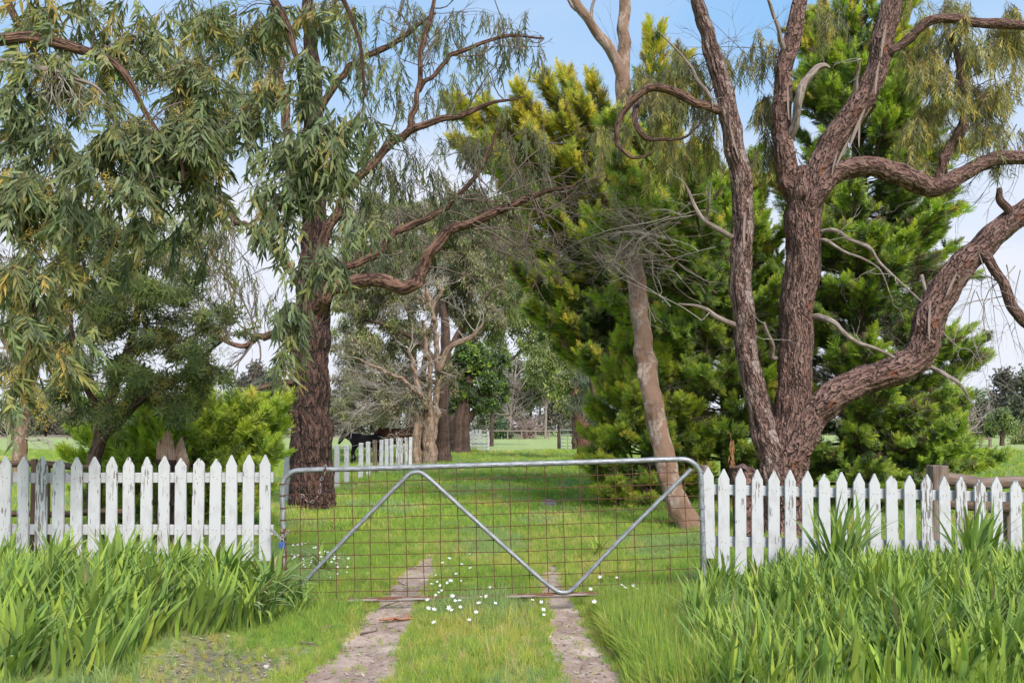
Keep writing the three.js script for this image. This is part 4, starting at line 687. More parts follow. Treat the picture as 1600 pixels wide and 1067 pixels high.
// ------------------------------------------------------------------ cypresses
function cypress({ name = 'cypress_tree', label, px, d, h, prof, n, lean = 0, elev = [0.1, 0.75], extra = [], pal = PAL.cyp, tip = PAL.cypTip, tipShare = 0.6, gold = 0, dead = 0, seed, trunkR = 0.2, hmin = 0.25, sprayScale = 0.82, azim, goldFrom = 1e9, brown = 0.04, browner = 0, group, fullness = 2.0 }) {
  R = mulberry(seed);
  const b = groundAt(px, d), t = new Tree(name, label, 'tree', b, group), L = new Leaves(S.spray, M.needle);
  const axis = y => V(b.x + lean * y + 0.12 * N3(y * 0.4, seed, 2), b.y + y, b.z);
  const tp = [], tr = []; for (let k = 0; k <= 8; k++) { const y = h * k / 8; tp.push(axis(y - (k ? 0 : 0.15))); tr.push(trunkR * (1 - 0.86 * k / 8)); }
  const tm = part('trunk', limbGeo(tp, tr, { sides: 16, step: 0.1, flare: 0.3, seed }), M.darkTrunk, t.o);
  const bough = (y0, az, len, el, up, g = 0) => {
    const s = axis(y0), dir = V(Math.cos(az) * Math.cos(el), Math.sin(el), Math.sin(az) * Math.cos(el)), path = [], m = Math.max(5, Math.ceil(len / 0.3)), wob = rr(-0.3, 0.3);
    for (let k = 0; k <= m; k++) { const q = k / m; path.push(s.clone().addScaledVector(dir, len * q).add(V(-Math.sin(az) * wob * q * q * len * 0.4, up * len * q * q - 0.05 * len * Math.sin(Math.PI * q), Math.cos(az) * wob * q * q * len * 0.4))); }
    t.tw.twig(path, 0.012 + len * 0.011, 0.005, 5);
    const side = V(-Math.sin(az), 0, Math.cos(az)), nb = Math.ceil(len / 0.105 * fullness);
    for (let k = 0; k < nb; k++) {
      const q = lerp(0.22, 1, Math.pow((k + R()) / nb, 0.8)), i = Math.min(m - 1, Math.floor(q * m)), p = path[i].clone().lerp(path[i + 1], q * m - i), fw = path[i + 1].clone().sub(path[i]).normalize();
      const sg = k % 2 ? 1 : -1, l2 = (0.42 * (1 - q) + 0.14) * Math.min(1.25, 0.5 + len * 0.3) * rr(0.7, 1.25);
      const bd = fw.clone().multiplyScalar(0.9).addScaledVector(side, sg * rr(0.3, 0.9)).add(V(0, rr(-0.2, 0.55), 0)).normalize(), e = p.clone().addScaledVector(bd, l2);
      t.tw.twig([p, p.clone().lerp(e, 0.5), e], 0.007, 0.003, 3);
      const ns = 1 + Math.round(l2 / 0.22);
      for (let j = 0; j < ns; j++) {
        const f = (j + 0.6) / ns, at_ = p.clone().lerp(e, f).add(V(gauss() * 0.06, gauss() * 0.05, gauss() * 0.06)), sd = bd.clone().add(V(gauss() * 0.36, 0.2 + gauss() * 0.3, gauss() * 0.36)).normalize();
        let c = pick(pal); const outer = q * 0.75 + f * 0.25;
        if (R() < brown + browner * (1 - outer)) c = pick(PAL.brown); else if (R() < tipShare * smooth(0.35, 0.85, outer)) c = pick(R() < gold + g ? PAL.cypGold : tip);
        L.add(at_, along(sd), sprayScale * rr(0.7, 1.15), jitterCol(c, 0.15));
      }
    }
  };
  for (let k = 0; k < n; k++) { const f = (k + R()) / n, y0 = lerp(hmin, h * 0.96, f), az = azim ? azim(f) : k * 2.399 + rr(-0.4, 0.4); bough(y0, az, prof(f) * rr(0.72, 1.1), lerp(elev[0], elev[1], f) + rr(-0.12, 0.12), 0.12, f > goldFrom ? 0.5 : 0); }
  for (const e of extra) { // explicit boughs: [height, tip px, tip py, tip metres, gold]
    const s = axis(e[0]), tip_ = at(e[1], e[2], e[3]), v = tip_.clone().sub(s), len = v.length(); bough(e[0], Math.atan2(v.z, v.x), len, Math.asin(v.y / len) - 0.1, 0.1, e[4] ?? 0);
  }
  for (let k = 0; k < dead; k++) { const y = rr(h * 0.15, h * 0.75), az = rr(0.2, 2.9), s = axis(y), l = prof(y / h) * rr(0.7, 1.15); t.bare(s, s.clone().add(V(Math.cos(az) * l, rr(0, 0.5), Math.sin(az) * l)), 5, 0.012, k % 2 ? t.paleTw : t.tw, 2, 0.14); }
  L.put(t.o); t.done(M.twig, M.greyTwig); return t;
}
const toward = f => rr(-0.35, Math.PI + 0.35) * (R() < 0.82 ? 1 : -1);
cypress({ label: 'tall golden cypress with yellow-tipped boughs reaching left over the drive', px: 1015, d: 21.5, h: 8.2, n: 66, seed: 611, hmin: 2.6, trunkR: 0.25, prof: f => lerp(2.6, 1.2, f), elev: [0.25, 0.8], azim: toward, pal: [...PAL.cyp, ...PAL.cypDark], gold: 0.4, goldFrom: 0.5, tipShare: 0.85, browner: 0.34, dead: 44, sprayScale: 1.15,
  extra: [[6.0, 728, 164, 20.5, 0.9], [5.9, 735, 190, 20.5, 0.9], [5.6, 742, 220, 20.5, 0.6], [6.2, 775, 178, 20, 0.9], [6.2, 815, 170, 20, 0.9], [6.6, 850, 154, 20, 0.9], [6.2, 830, 190, 19.5, 0.9], [6.6, 910, 176, 19.5, 0.9], [6.5, 880, 200, 19.5, 0.8], [5.6, 760, 240, 20, 0.3], [5.5, 830, 235, 19.6, 0.5], [5, 815, 275, 20, 0.4], [4.8, 880, 265, 19.5, 0.4], [4.4, 820, 320, 20, 0.2], [4.3, 870, 330, 19.5, 0.2], [3.8, 840, 375, 20, 0], [3.4, 825, 430, 20.5, 0], [3.2, 870, 440, 20, 0], [2.9, 850, 490, 20.5, 0], [2.6, 900, 500, 20, 0], [2.4, 910, 560, 20, 0], [7.2, 900, 138, 21, 0.9], [7.2, 935, 148, 21, 0.8], [8, 1018, 75, 21, 0.8], [7.6, 1050, 110, 20.5, 0.6], [3.8, 920, 380, 19.4, 0.1], [5, 930, 300, 19.4, 0.2], [3.5, 960, 420, 19, 0]] });
cypress({ label: 'low bright green cypress behind the leaning gum trunk', px: 1004, d: 16.9, h: 2.9, n: 84, seed: 621, trunkR: 0.11, hmin: 0.05, prof: f => lerp(1.25, 0.55, f * f), elev: [-0.02, 0.8], azim: toward, pal: [[0.3, 0.45, 0.04], [0.25, 0.39, 0.036], [0.2, 0.33, 0.036]], tip: [[0.56, 0.66, 0.05], [0.49, 0.62, 0.045]], tipShare: 0.95, gold: 0.1, dead: 6, fullness: 2.1 });
cypress({ label: 'dense green cypress between the leaning gum and the many-stemmed tree', px: 1140, d: 17.6, h: 6.8, n: 105, seed: 631, trunkR: 0.2, prof: f => lerp(1.95, 0.8, f), elev: [0.0, 0.8], azim: toward, tipShare: 0.85, gold: 0.03, dead: 24, browner: 0.12, extra: [[4.4, 955, 300, 14, 0.2], [4.2, 935, 345, 14.2, 0.1], [3.4, 930, 470, 15.2, 0], [5, 985, 245, 14, 0.3], [5.6, 1000, 195, 14.3, 0.3], [4.2, 1035, 330, 13.7, 0.1], [4.8, 1045, 270, 13.8, 0.2], [5.4, 950, 240, 14.5, 0.4], [5.8, 960, 190, 14.6, 0.5], [4.0, 985, 360, 14, 0.1], [5.2, 1020, 290, 14, 0.2]] });
cypress({ label: 'broad dark green cypress filling the space behind the many-stemmed tree', px: 1345, d: 17.2, h: 9.6, n: 150, seed: 641, trunkR: 0.3, prof: f => lerp(2.35, 1.3, f), elev: [0.0, 0.7], azim: toward, pal: [...PAL.cyp, ...PAL.cypDark], tipShare: 0.8, gold: 0.02, goldFrom: 0.85, dead: 40, browner: 0.2, extra: [[3.0, 1490, 650, 16.5, 0], [2.6, 1485, 700, 16.5, 0], [3.6, 1520, 560, 17, 0], [5, 1520, 430, 17, 0], [5.8, 1500, 330, 17, 0.2], [7, 1540, 220, 17, 0.6], [7, 1480, 250, 16.6, 0.5], [2, 1470, 750, 16, 0], [8, 1260, 50, 17, 0.8], [8.3, 1300, 20, 17, 0.8], [8.2, 1230, 150, 16.6, 0.7]] });
cypress({ name: 'juniper_shrub', label: 'bright lime green feathery shrub behind the left picket fence', px: 275, d: 12.6, h: 1.35, n: 64, seed: 651, trunkR: 0.09, hmin: 0.1, prof: f => lerp(1.15, 0.7, f), elev: [0.15, 0.95], azim: toward, pal: [[0.38, 0.52, 0.036], [0.33, 0.48, 0.034]], tip: [[0.54, 0.66, 0.045], [0.48, 0.62, 0.04]], gold: 0.03, sprayScale: 0.85, brown: 0, dead: 4, extra: [[0.5, 425, 645, 12.4], [0.5, 410, 665, 12.3], [0.4, 415, 685, 12.4], [0.4, 400, 705, 12.2], [0.5, 390, 645, 12.4], [0.5, 360, 645, 12.3], [0.6, 325, 650, 12.3], [0.3, 425, 715, 12.2], [0.3, 405, 735, 12.1], [0.6, 140, 690, 12.4], [0.6, 170, 650, 12.4], [0.5, 120, 720, 12.3], [0.7, 230, 620, 12.4], [0.7, 300, 615, 12.3], [0.2, 375, 750, 12], [0.2, 385, 785, 12]] });

// ------------------------------------------------------------------ dead tree with two broken stumps, at the end of the post row
{
  R = mulberry(661); const d = 34.4;
  const t = new Tree('dead_tree', 'leafless pale tree with broken stumps beside the drive', 'tree', groundAt(670, d));
  const o = { sides: 18, step: 0.1, ridge: 0.08, lump: 0.14 };
  t.limb('stump', Z([[652, 732, 8.5], [651, 700, 7], [651, 665, 6.5], [652, 645, 5.5], [653, 636, 3]], d), M.deadWood, o, 'thin broken stump with peeling pale bark');
  t.limb('trunk', Z([[671, 732, 13], [671, 700, 10.5], [671, 670, 10], [671, 645, 9], [668, 632, 5]], d), M.deadWood, o);
  const s = { sides: 10, step: 0.1, ridge: 0.06, lump: 0.14, kink: 1.8 };
  t.limb('stem', Z([[676, 690, 5], [682, 640, 5], [685, 595, 4.6], [683, 560, 4.2], [682, 530, 4], [678, 505, 3.6], [672, 480, 3.2]], d), M.deadWood, s);
  t.limb('limb', Z([[672, 482, 4], [664, 468, 3], [655, 455, 2]], d), M.deadWood, s);
  t.limb('limb', Z([[673, 484, 4], [670, 462, 3.5], [664, 450, 2]], d), M.deadWood, s);
  t.limb('limb', Z([[674, 486, 4], [682, 468, 3.5], [688, 452, 3], [692, 446, 1.5]], d), M.deadWood, s);
  t.limb('limb', Z([[685, 580, 5], [700, 548, 4.5], [718, 535, 4], [735, 527, 3.5], [748, 512, 2.5], [757, 500, 1.5]], d - 0.3), M.deadWood, s);
  t.limb('stem', Z([[672, 640, 4], [671, 590, 4], [667, 550, 3.6], [662, 520, 3], [658, 500, 2]], d), M.deadWood, s);
  t.limb('limb', Z([[668, 640, 4], [655, 605, 4], [645, 570, 3.5], [640, 545, 2]], d - 0.3), M.deadWood, s);
  t.limb('limb', Z([[660, 620, 3.5], [630, 595, 3], [600, 580, 2.5], [560, 560, 1.5]], d - 0.5), M.deadWood, s);
  for (let k = 0; k < 60; k++) { const s0 = t.anchors[Math.floor(R() * t.anchors.length)]; t.bare(s0, s0.clone().add(V(rr(-1.5, 0.9), rr(-0.4, 1.2), rr(-0.6, 0.6))), 4, 0.024, t.paleTw, 2, 0.16); }
  for (let k = 0; k < 26; k++) t.bare(at(655, rr(600, 640), d), at(rr(540, 650), rr(560, 668), d - rr(-0.5, 0.5)), 5, 0.022, t.paleTw, 2, 0.16);
  const L = new Leaves(S.clump, M.leaf); t.fill([[640, 620, 50, 35, d, 0.5], [600, 640, 50, 25, d, 0.6], [700, 590, 30, 30, d, 0.3], [650, 480, 40, 30, d, 0.3]], { leaves: L, pal: PAL.dull, per: 9, scale: 0.8, thick: 0.015 });
  L.put(t.o); t.done(M.greyTwig, new THREE.MeshStandardMaterial({ color: new THREE.Color(0.36, 0.31, 0.26), roughness: 0.95 }));
}
// ------------------------------------------------------------------ trees along and beyond the drive
function midTree(name, label, d, trunk, limbs, blobs, mat, sprigs, pal, opt = {}) {
  R = mulberry(Math.round(d * 100 + trunk[0][0] * 7));
  const t = new Tree(name, label, 'tree', groundAt(trunk[0][0], d), opt.group);
  t.limb('trunk', Z(trunk, d), mat, { sides: opt.sides || 20, step: opt.step || 0.12, ridge: 0.09, lump: 0.06 });
  for (const l of limbs) t.limb('limb', Z(l, d), opt.limbMat || mat, { sides: 8, step: 0.25, ridge: 0.03 });
  const L = new Leaves(sprigs, opt.leafMat || M.leaf);
  t.fill(blobs.map(b => [b[0], b[1], b[2], b[3], b[4] ?? d, b[5] ?? 1]), { leaves: L, pal, per: opt.per || 14, scale: opt.scale || 1, thick: opt.thick || 0.03, zmax: 3, branchlets: opt.branchlets || 0.5, mode: opt.mode || 'hang', pal2: opt.pal2, mix2: opt.mix2 });
  for (let k = 0; k < (opt.bare || 0); k++) { const s = t.anchors[Math.floor(R() * t.anchors.length)]; t.bare(s, s.clone().add(V(rr(-1, 1), rr(-0.2, 1), rr(-0.6, 0.6)).multiplyScalar(opt.bareLen || 1.5)), 4, opt.bareT || 0.03, t.paleTw, 2, 0.15); }
  L.put(t.o); t.done(opt.twigMat || M.greyTwig, opt.bareMat || M.paleTwig); return t;
}
const B4 = (list, d) => list.map(b => [b[0], b[1], b[2], b[3], d + (b[4] || 0), b[5] ?? 1]);
midTree('avenue_tree', 'dark trunked tree right behind the dead tree, with wide dull olive crown', 36.5, [[692, 722, 14], [691, 690, 11.5], [690, 640, 10.5], [692, 580, 9], [697, 530, 7], [690, 470, 5], [680, 410, 3]], [[[692, 580, 5], [660, 540, 4], [610, 510, 3], [570, 500, 2]], [[693, 560, 5], [730, 500, 4], [770, 450, 2]], [[692, 600, 4], [640, 590, 3], [580, 600, 2]]],
  B4([[560, 480, 50, 45], [610, 450, 60, 50], [560, 550, 55, 50], [620, 530, 60, 50, 0.5], [590, 610, 70, 45], [545, 630, 35, 30], [640, 610, 50, 40, 0.8], [600, 650, 60, 18], [690, 430, 70, 45], [750, 430, 60, 50], [700, 370, 80, 45], [620, 390, 70, 45], [760, 500, 50, 45], [560, 420, 40, 40], [740, 370, 60, 40], [720, 480, 60, 50, 1]], 36.5), M.darkTrunk, [...S.clump, ...S.droopClump], PAL.dull, { per: 60, pal2: PAL.mid, mix2: 0.3, bare: 30, bareLen: 1.6 });
midTree('avenue_tree', 'dark evergreen with thick ridged trunk at the left of the far gateway', 50, [[720, 714, 16], [720, 690, 13.5], [722, 650, 12], [730, 600, 8], [738, 560, 4]], [[[728, 660, 6], [760, 620, 4], [780, 590, 2]]],
  B4([[740, 600, 45, 35], [720, 570, 30, 40], [760, 575, 40, 35], [765, 625, 28, 25], [725, 625, 35, 22], [745, 555, 40, 25], [780, 600, 18, 20]], 50), M.darkTrunk, [...S.spray, ...S.clump], PAL.cypDark, { per: 60, scale: 1.6, pal2: PAL.cyp, mix2: 0.4, leafMat: M.needle, mode: 'up' });
midTree('avenue_tree', 'tall light olive tree behind the dark evergreen, left side of the drive', 56, [[705, 706, 10], [704, 640, 9], [715, 560, 7], [730, 480, 5], [745, 400, 3]], [[[715, 560, 5], [770, 500, 3], [810, 460, 2]]],
  B4([[780, 430, 45, 45], [820, 400, 45, 45], [770, 380, 50, 40], [720, 400, 50, 40], [800, 480, 40, 35], [760, 510, 40, 30], [690, 340, 60, 40], [760, 330, 60, 35], [830, 340, 45, 40], [640, 330, 50, 30]], 56), M.darkTrunk, S.droopClump, PAL.mid, { per: 24, scale: 1.7, pal2: PAL.fineLime, mix2: 0.3 });
midTree('avenue_tree', 'reddish dark trunk leaning left at the right of the drive, olive crown', 41.5, [[921, 721, 17], [914, 690, 13], [908, 655, 11], [900, 610, 9], [892, 560, 7], [885, 500, 5], [880, 450, 3]], [[[895, 580, 5], [860, 530, 3], [840, 500, 2]], [[900, 610, 5], [930, 560, 4], [950, 520, 2]]],
  B4([[860, 520, 45, 40], [890, 480, 50, 45], [850, 470, 35, 40], [880, 560, 45, 40], [905, 610, 30, 35], [880, 600, 20, 25], [920, 450, 45, 35], [850, 430, 40, 35], [930, 520, 40, 40]], 41.5), M.redTrunk, S.clump, PAL.mid, { per: 52, pal2: PAL.cyp, mix2: 0.25 });
midTree('avenue_tree', 'grey-green weeping tree behind the low bright cypress', 34, [[945, 735, 11], [942, 690, 10], [938, 640, 8], [935, 590, 6], [930, 540, 4]], [[[936, 600, 4], [910, 560, 3]]],
  B4([[920, 560, 40, 40], [910, 610, 35, 45], [945, 590, 35, 45], [925, 660, 30, 25, 0, 0.6], [905, 530, 30, 30]], 34), M.darkTrunk, S.droopClump, PAL.greyGreen, { per: 40, scale: 0.9 });
midTree('avenue_tree', 'dark slim trunk at the far gateway, partly behind the reddish trunk', 57, [[903, 704, 9], [902, 680, 8], [900, 650, 6], [896, 600, 4]], [], B4([[890, 600, 25, 25], [900, 640, 22, 18], [880, 630, 14, 18]], 57), M.darkTrunk, S.clump, PAL.wattle, { per: 12, scale: 1.6 });
midTree('paddock_gum_tree', 'dull olive gum with pale trunk behind the leftmost pickets', 23, [[32, 775, 12], [30, 720, 10], [34, 660, 9], [50, 580, 8], [80, 480, 6], [120, 380, 4], [140, 300, 2]], [[[45, 600, 6], [0, 520, 4], [-30, 440, 2]], [[70, 510, 5], [160, 440, 4], [260, 400, 3], [330, 380, 2]]],
  B4([[20, 420, 70, 60], [70, 500, 70, 60], [30, 580, 60, 50], [110, 400, 70, 60], [130, 600, 60, 40, 0, 0.7], [180, 360, 70, 50], [250, 400, 70, 50], [320, 380, 60, 45, 0, 0.8], [180, 480, 70, 50], [60, 330, 80, 50], [100, 640, 50, 25, 0, 0.6], [270, 470, 50, 40, 0, 0.7], [20, 650, 40, 25, 0, 0.6]], 23), M.smoothGum, S.droopClump, PAL.dull, { per: 42, scale: 0.85, pal2: PAL.gum, mix2: 0.4, bare: 18 });
midTree('avenue_tree', 'rust-tinged wispy tree behind the long level limb of the thick trunk', 46, [[640, 722, 8], [641, 660, 7], [645, 560, 6], [640, 470, 4], [630, 400, 3]], [[[643, 560, 4], [580, 480, 3], [540, 420, 2]]],
  B4([[545, 390, 40, 50], [600, 370, 60, 50], [660, 350, 60, 45], [540, 470, 40, 50], [545, 560, 40, 50], [600, 470, 60, 60], [720, 330, 60, 40], [600, 560, 70, 60], [660, 430, 60, 60], [530, 620, 30, 40]], 46), M.darkTrunk, [...S.clump, ...S.droopClump], [[0.25, 0.2, 0.13], [0.2, 0.19, 0.1], [0.26, 0.24, 0.13]], { per: 26, scale: 1.2, bare: 40, bareLen: 2 });
midTree('avenue_tree', 'pale olive tree filling the gap above the far gateway', 72, [[768, 700, 3], [769, 660, 2.6], [772, 600, 2.4], [782, 540, 2], [800, 480, 1.4]], [[[775, 590, 2], [830, 530, 1.4]]],
  B4([[800, 500, 40, 40], [830, 470, 40, 40], [780, 540, 30, 35], [825, 540, 35, 35], [770, 480, 30, 35], [850, 510, 30, 40], [800, 440, 45, 35]], 72), M.darkTrunk, S.clump, PAL.mid, { per: 9, scale: 2.2, pal2: PAL.fineLime, mix2: 0.3 });
midTree('avenue_tree', 'light olive leafy tree overhanging the right side of the avenue', 30, [[940, 735, 6], [938, 690, 5.5], [930, 620, 5], [915, 550, 4], [890, 480, 3], [870, 420, 2]], [[[920, 570, 3], [870, 530, 2], [840, 510, 1.5]]],
  B4([[850, 450, 45, 40], [880, 490, 50, 45], [835, 500, 35, 35], [865, 540, 40, 35], [900, 430, 45, 35], [840, 400, 40, 35], [895, 560, 35, 35], [820, 450, 30, 35, 0, 0.7]], 30), M.darkTrunk, S.clump, PAL.mid, { per: 60, scale: 0.75, pal2: PAL.fineLime, mix2: 0.3 });
midTree('avenue_tree', 'wispy brown-green tree closing the avenue behind the dead tree', 52, [[660, 716, 5], [661, 660, 4.5], [664, 560, 4], [690, 460, 3], [720, 380, 2]], [[[668, 540, 3], [610, 440, 2]]],
  B4([[610, 420, 60, 50], [680, 400, 60, 50], [740, 420, 60, 50], [790, 400, 50, 50], [640, 340, 60, 40], [720, 340, 60, 40], [790, 340, 50, 45], [545, 440, 40, 60], [560, 330, 50, 40], [790, 470, 40, 40], [540, 540, 30, 50]], 52), M.darkTrunk, [...S.clump, ...S.droopClump], PAL.dull, { per: 26, scale: 1.3, pal2: PAL.mid, mix2: 0.35, bare: 30, bareLen: 2.4 });
// a ring of farther trees seen through the gaps
const farG = 'distant trees beyond the paddocks';
midTree('distant_tree', 'round lime green tree beyond the far rail fence, middle of the avenue', 128, [[828, 688, 3], [829, 660, 2.5], [830, 630, 2], [832, 600, 1]], [], B4([[826, 605, 22, 16], [845, 620, 18, 14], [815, 630, 16, 14], [838, 590, 18, 12]], 128), M.darkTrunk, S.clump, PAL.farLime, { per: 1.6, scale: 4.2, sides: 8, step: 1, thick: 0.08 });
midTree('distant_tree', 'slim white-stemmed tree beyond the far rail fence', 122, [[852, 690, 2.2], [853, 650, 1.8], [853, 620, 1.4], [852, 600, 0.8]], [[[853, 640, 1], [860, 620, 0.7]], [[853, 635, 1], [846, 618, 0.7]]], B4([[852, 585, 24, 18], [862, 610, 14, 12], [842, 570, 18, 14]], 122), M.paleBranch, S.clump, PAL.mid, { per: 1.5, scale: 4, sides: 8, step: 1, thick: 0.08 });
midTree('distant_tree', 'bare pinkish grey tree with white limbs beyond the far rail fence', 126, [[796, 690, 2.6], [797, 660, 2.2], [799, 635, 1.8], [803, 610, 1.3], [805, 590, 0.8]], [[[798, 650, 1.4], [808, 625, 1], [812, 605, 0.7]], [[797, 660, 1.4], [790, 630, 1], [786, 605, 0.7]], [[804, 652, 1], [815, 632, 0.8], [821, 615, 0.5]]], B4([[795, 600, 18, 16, 3, 0.5]], 126), M.paleBranch, S.clump, [[0.22, 0.18, 0.15], [0.2, 0.17, 0.13]], { per: 1.2, scale: 3, sides: 8, step: 1, bare: 46, bareLen: 4, bareT: 0.09, bareMat: new THREE.MeshStandardMaterial({ color: new THREE.Color(0.34, 0.27, 0.24), roughness: 1 }), thick: 0.06 });
midTree('distant_tree', 'low leafless pinkish thicket behind the middle of the far rail fence', 119, [[822, 691, 2], [822, 680, 1.5], [824, 668, 1]], [], B4([[822, 668, 22, 10, 1, 0.2]], 119), M.paleBranch, S.clump, [[0.2, 0.16, 0.13]], { per: 1, scale: 2, sides: 8, step: 1, bare: 60, bareLen: 2.2, bareT: 0.07, bareMat: new THREE.MeshStandardMaterial({ color: new THREE.Color(0.36, 0.26, 0.23), roughness: 1 }), thick: 0.05 });
midTree('distant_tree', 'deep green rounded bush at the left end of the far rail fence', 118, [[780, 691, 2], [780, 680, 1.6], [781, 665, 1]], [], B4([[780, 668, 16, 14], [770, 676, 12, 10], [792, 678, 10, 8]], 118), M.darkTrunk, S.clump, [[0.08, 0.15, 0.04], [0.07, 0.12, 0.04]], { per: 2.6, scale: 3, sides: 8, step: 1, thick: 0.06 });
midTree('distant_tree', 'dead white tree behind the short rail fence at far right', 78, [[1511, 697, 3], [1511, 680, 2.6], [1512, 665, 2.2], [1513, 650, 1.6], [1510, 636, 1]], [[[1512, 675, 1.8], [1528, 664, 1.4], [1536, 652, 0.8]], [[1512, 660, 1.4], [1502, 648, 0.9]], [[1513, 655, 1.4], [1526, 640, 0.8]]], B4([[1511, 640, 8, 6, 0, 0.2]], 78), M.paleBranch, S.clump, PAL.far, { per: 1, sides: 8, step: 0.6, bare: 22, bareLen: 1.8, bareT: 0.05, thick: 0.04 });
midTree('distant_tree', 'round yellow-green tree in the paddock at the right edge', 74, [[1567, 700, 4], [1567, 686, 3.2], [1568, 670, 2.4], [1570, 655, 1.5]], [[[1567, 684, 2], [1556, 672, 1.4]]], B4([[1566, 660, 24, 13], [1580, 668, 18, 12], [1552, 666, 13, 10], [1570, 648, 18, 9]], 74), M.darkTrunk, S.clump, PAL.farLime, { per: 6, scale: 1.9, sides: 8, step: 0.6, thick: 0.05 });
midTree('distant_tree', 'darker bush beside the yellow-green tree at the right edge', 80, [[1597, 702, 2], [1597, 692, 1.6], [1598, 680, 1]], [], B4([[1600, 685, 18, 12], [1590, 692, 12, 7], [1612, 670, 18, 18]], 80), M.darkTrunk, S.clump, PAL.mid, { per: 6, scale: 1.8, sides: 8, step: 0.6, thick: 0.05 });
// tree line on the horizon: gums of a kind, told apart by where they stand
{
  const spots = [[20, 655, 40, 26, 150], [70, 648, 40, 28, 155], [118, 652, 34, 26, 150], [165, 640, 40, 34, 160], [385, 620, 34, 40, 130], [425, 615, 30, 44, 128], [455, 630, 30, 34, 140], [400, 590, 24, 28, 150], [545, 650, 34, 20, 165], [590, 652, 34, 18, 165], [520, 645, 26, 24, 150], [768, 620, 26, 54, 150], [800, 600, 28, 60, 165], [872, 615, 26, 56, 150], [893, 600, 26, 60, 160], [843, 590, 30, 54, 175], [930, 640, 30, 40, 150], [1500, 655, 24, 30, 130], [1535, 650, 28, 32, 135], [1570, 620, 34, 50, 140], [1610, 625, 34, 60, 130], [1480, 640, 20, 40, 140]];
  const where = ['at the far left edge above the picket tips', 'second from the left edge above the picket tips', 'third from the left edge above the picket tips', 'behind the left end of the lime green shrub', 'seen left of the thick trunk, nearer the shrub', 'seen touching the left side of the thick trunk', 'half hidden by the thick trunk', 'tallest one seen left of the thick trunk', 'above the black horse', 'above the brown horse', 'seen just right of the thick trunk', 'left of the bare pinkish tree in the avenue gap', 'behind the bare pinkish tree', 'right of the white-stemmed tree in the avenue gap', 'tall, beside the far right gateway', 'tall, closing the middle of the avenue gap', 'behind the low bright cypress', 'behind the short far rail fence on the right', 'behind the dead white tree on the right', 'tall, above the yellow-green paddock tree', 'tall, cut by the right edge of the picture', 'at the right flank of the broad cypress'];
  spots.forEach(([x, y, rx, ry, d], i) => midTree('horizon_tree', `hazy grey-green tree on the horizon ${where[i]}`, d, [[x, 686, 2.2], [x + 1, 670, 1.6], [x, y, 1]], [], B4([[x, y, rx * 0.8, ry * 0.7], [x + rx * 0.35, y + ry * 0.3, rx * 0.6, ry * 0.5], [x - rx * 0.35, y + ry * 0.35, rx * 0.6, ry * 0.5], [x, y - ry * 0.5, rx * 0.5, ry * 0.4], [x, Math.min(676, y + ry * 0.7), rx, 10]], d), M.darkTrunk, S.clump, i % 3 === 1 ? [[0.17, 0.15, 0.115], [0.15, 0.135, 0.1]] : PAL.far, { per: 1.3, scale: 4.6, sides: 6, step: 3, thick: 0.06, branchlets: 0.3, group: farG }));
}
{ // low scrub closing the horizon
  R = mulberry(677); const o = thing('distant_wood', 'low hazy grey-green scrub along the far edge of the paddocks', 'wood', V(0, 0, -185)); o.userData.kind = 'stuff';
  const L = new Leaves(S.clump, M.leaf);
  for (let k = 0; k < 2600; k++) { const x = rr(-150, 150), hgt = 3.4 + 3 * (fbm(x * 0.05, 2, 7, 3) + 0.3); L.add(V(x, rr(0, 1) * hgt, -185 + rr(-5, 5)), hang(0.5), rr(3, 5), jitterCol(pick(R() < 0.4 ? [[0.24, 0.2, 0.15], [0.22, 0.19, 0.14]] : PAL.far), 0.15)); }
  L.put(o);
}
console.log('all trees done');

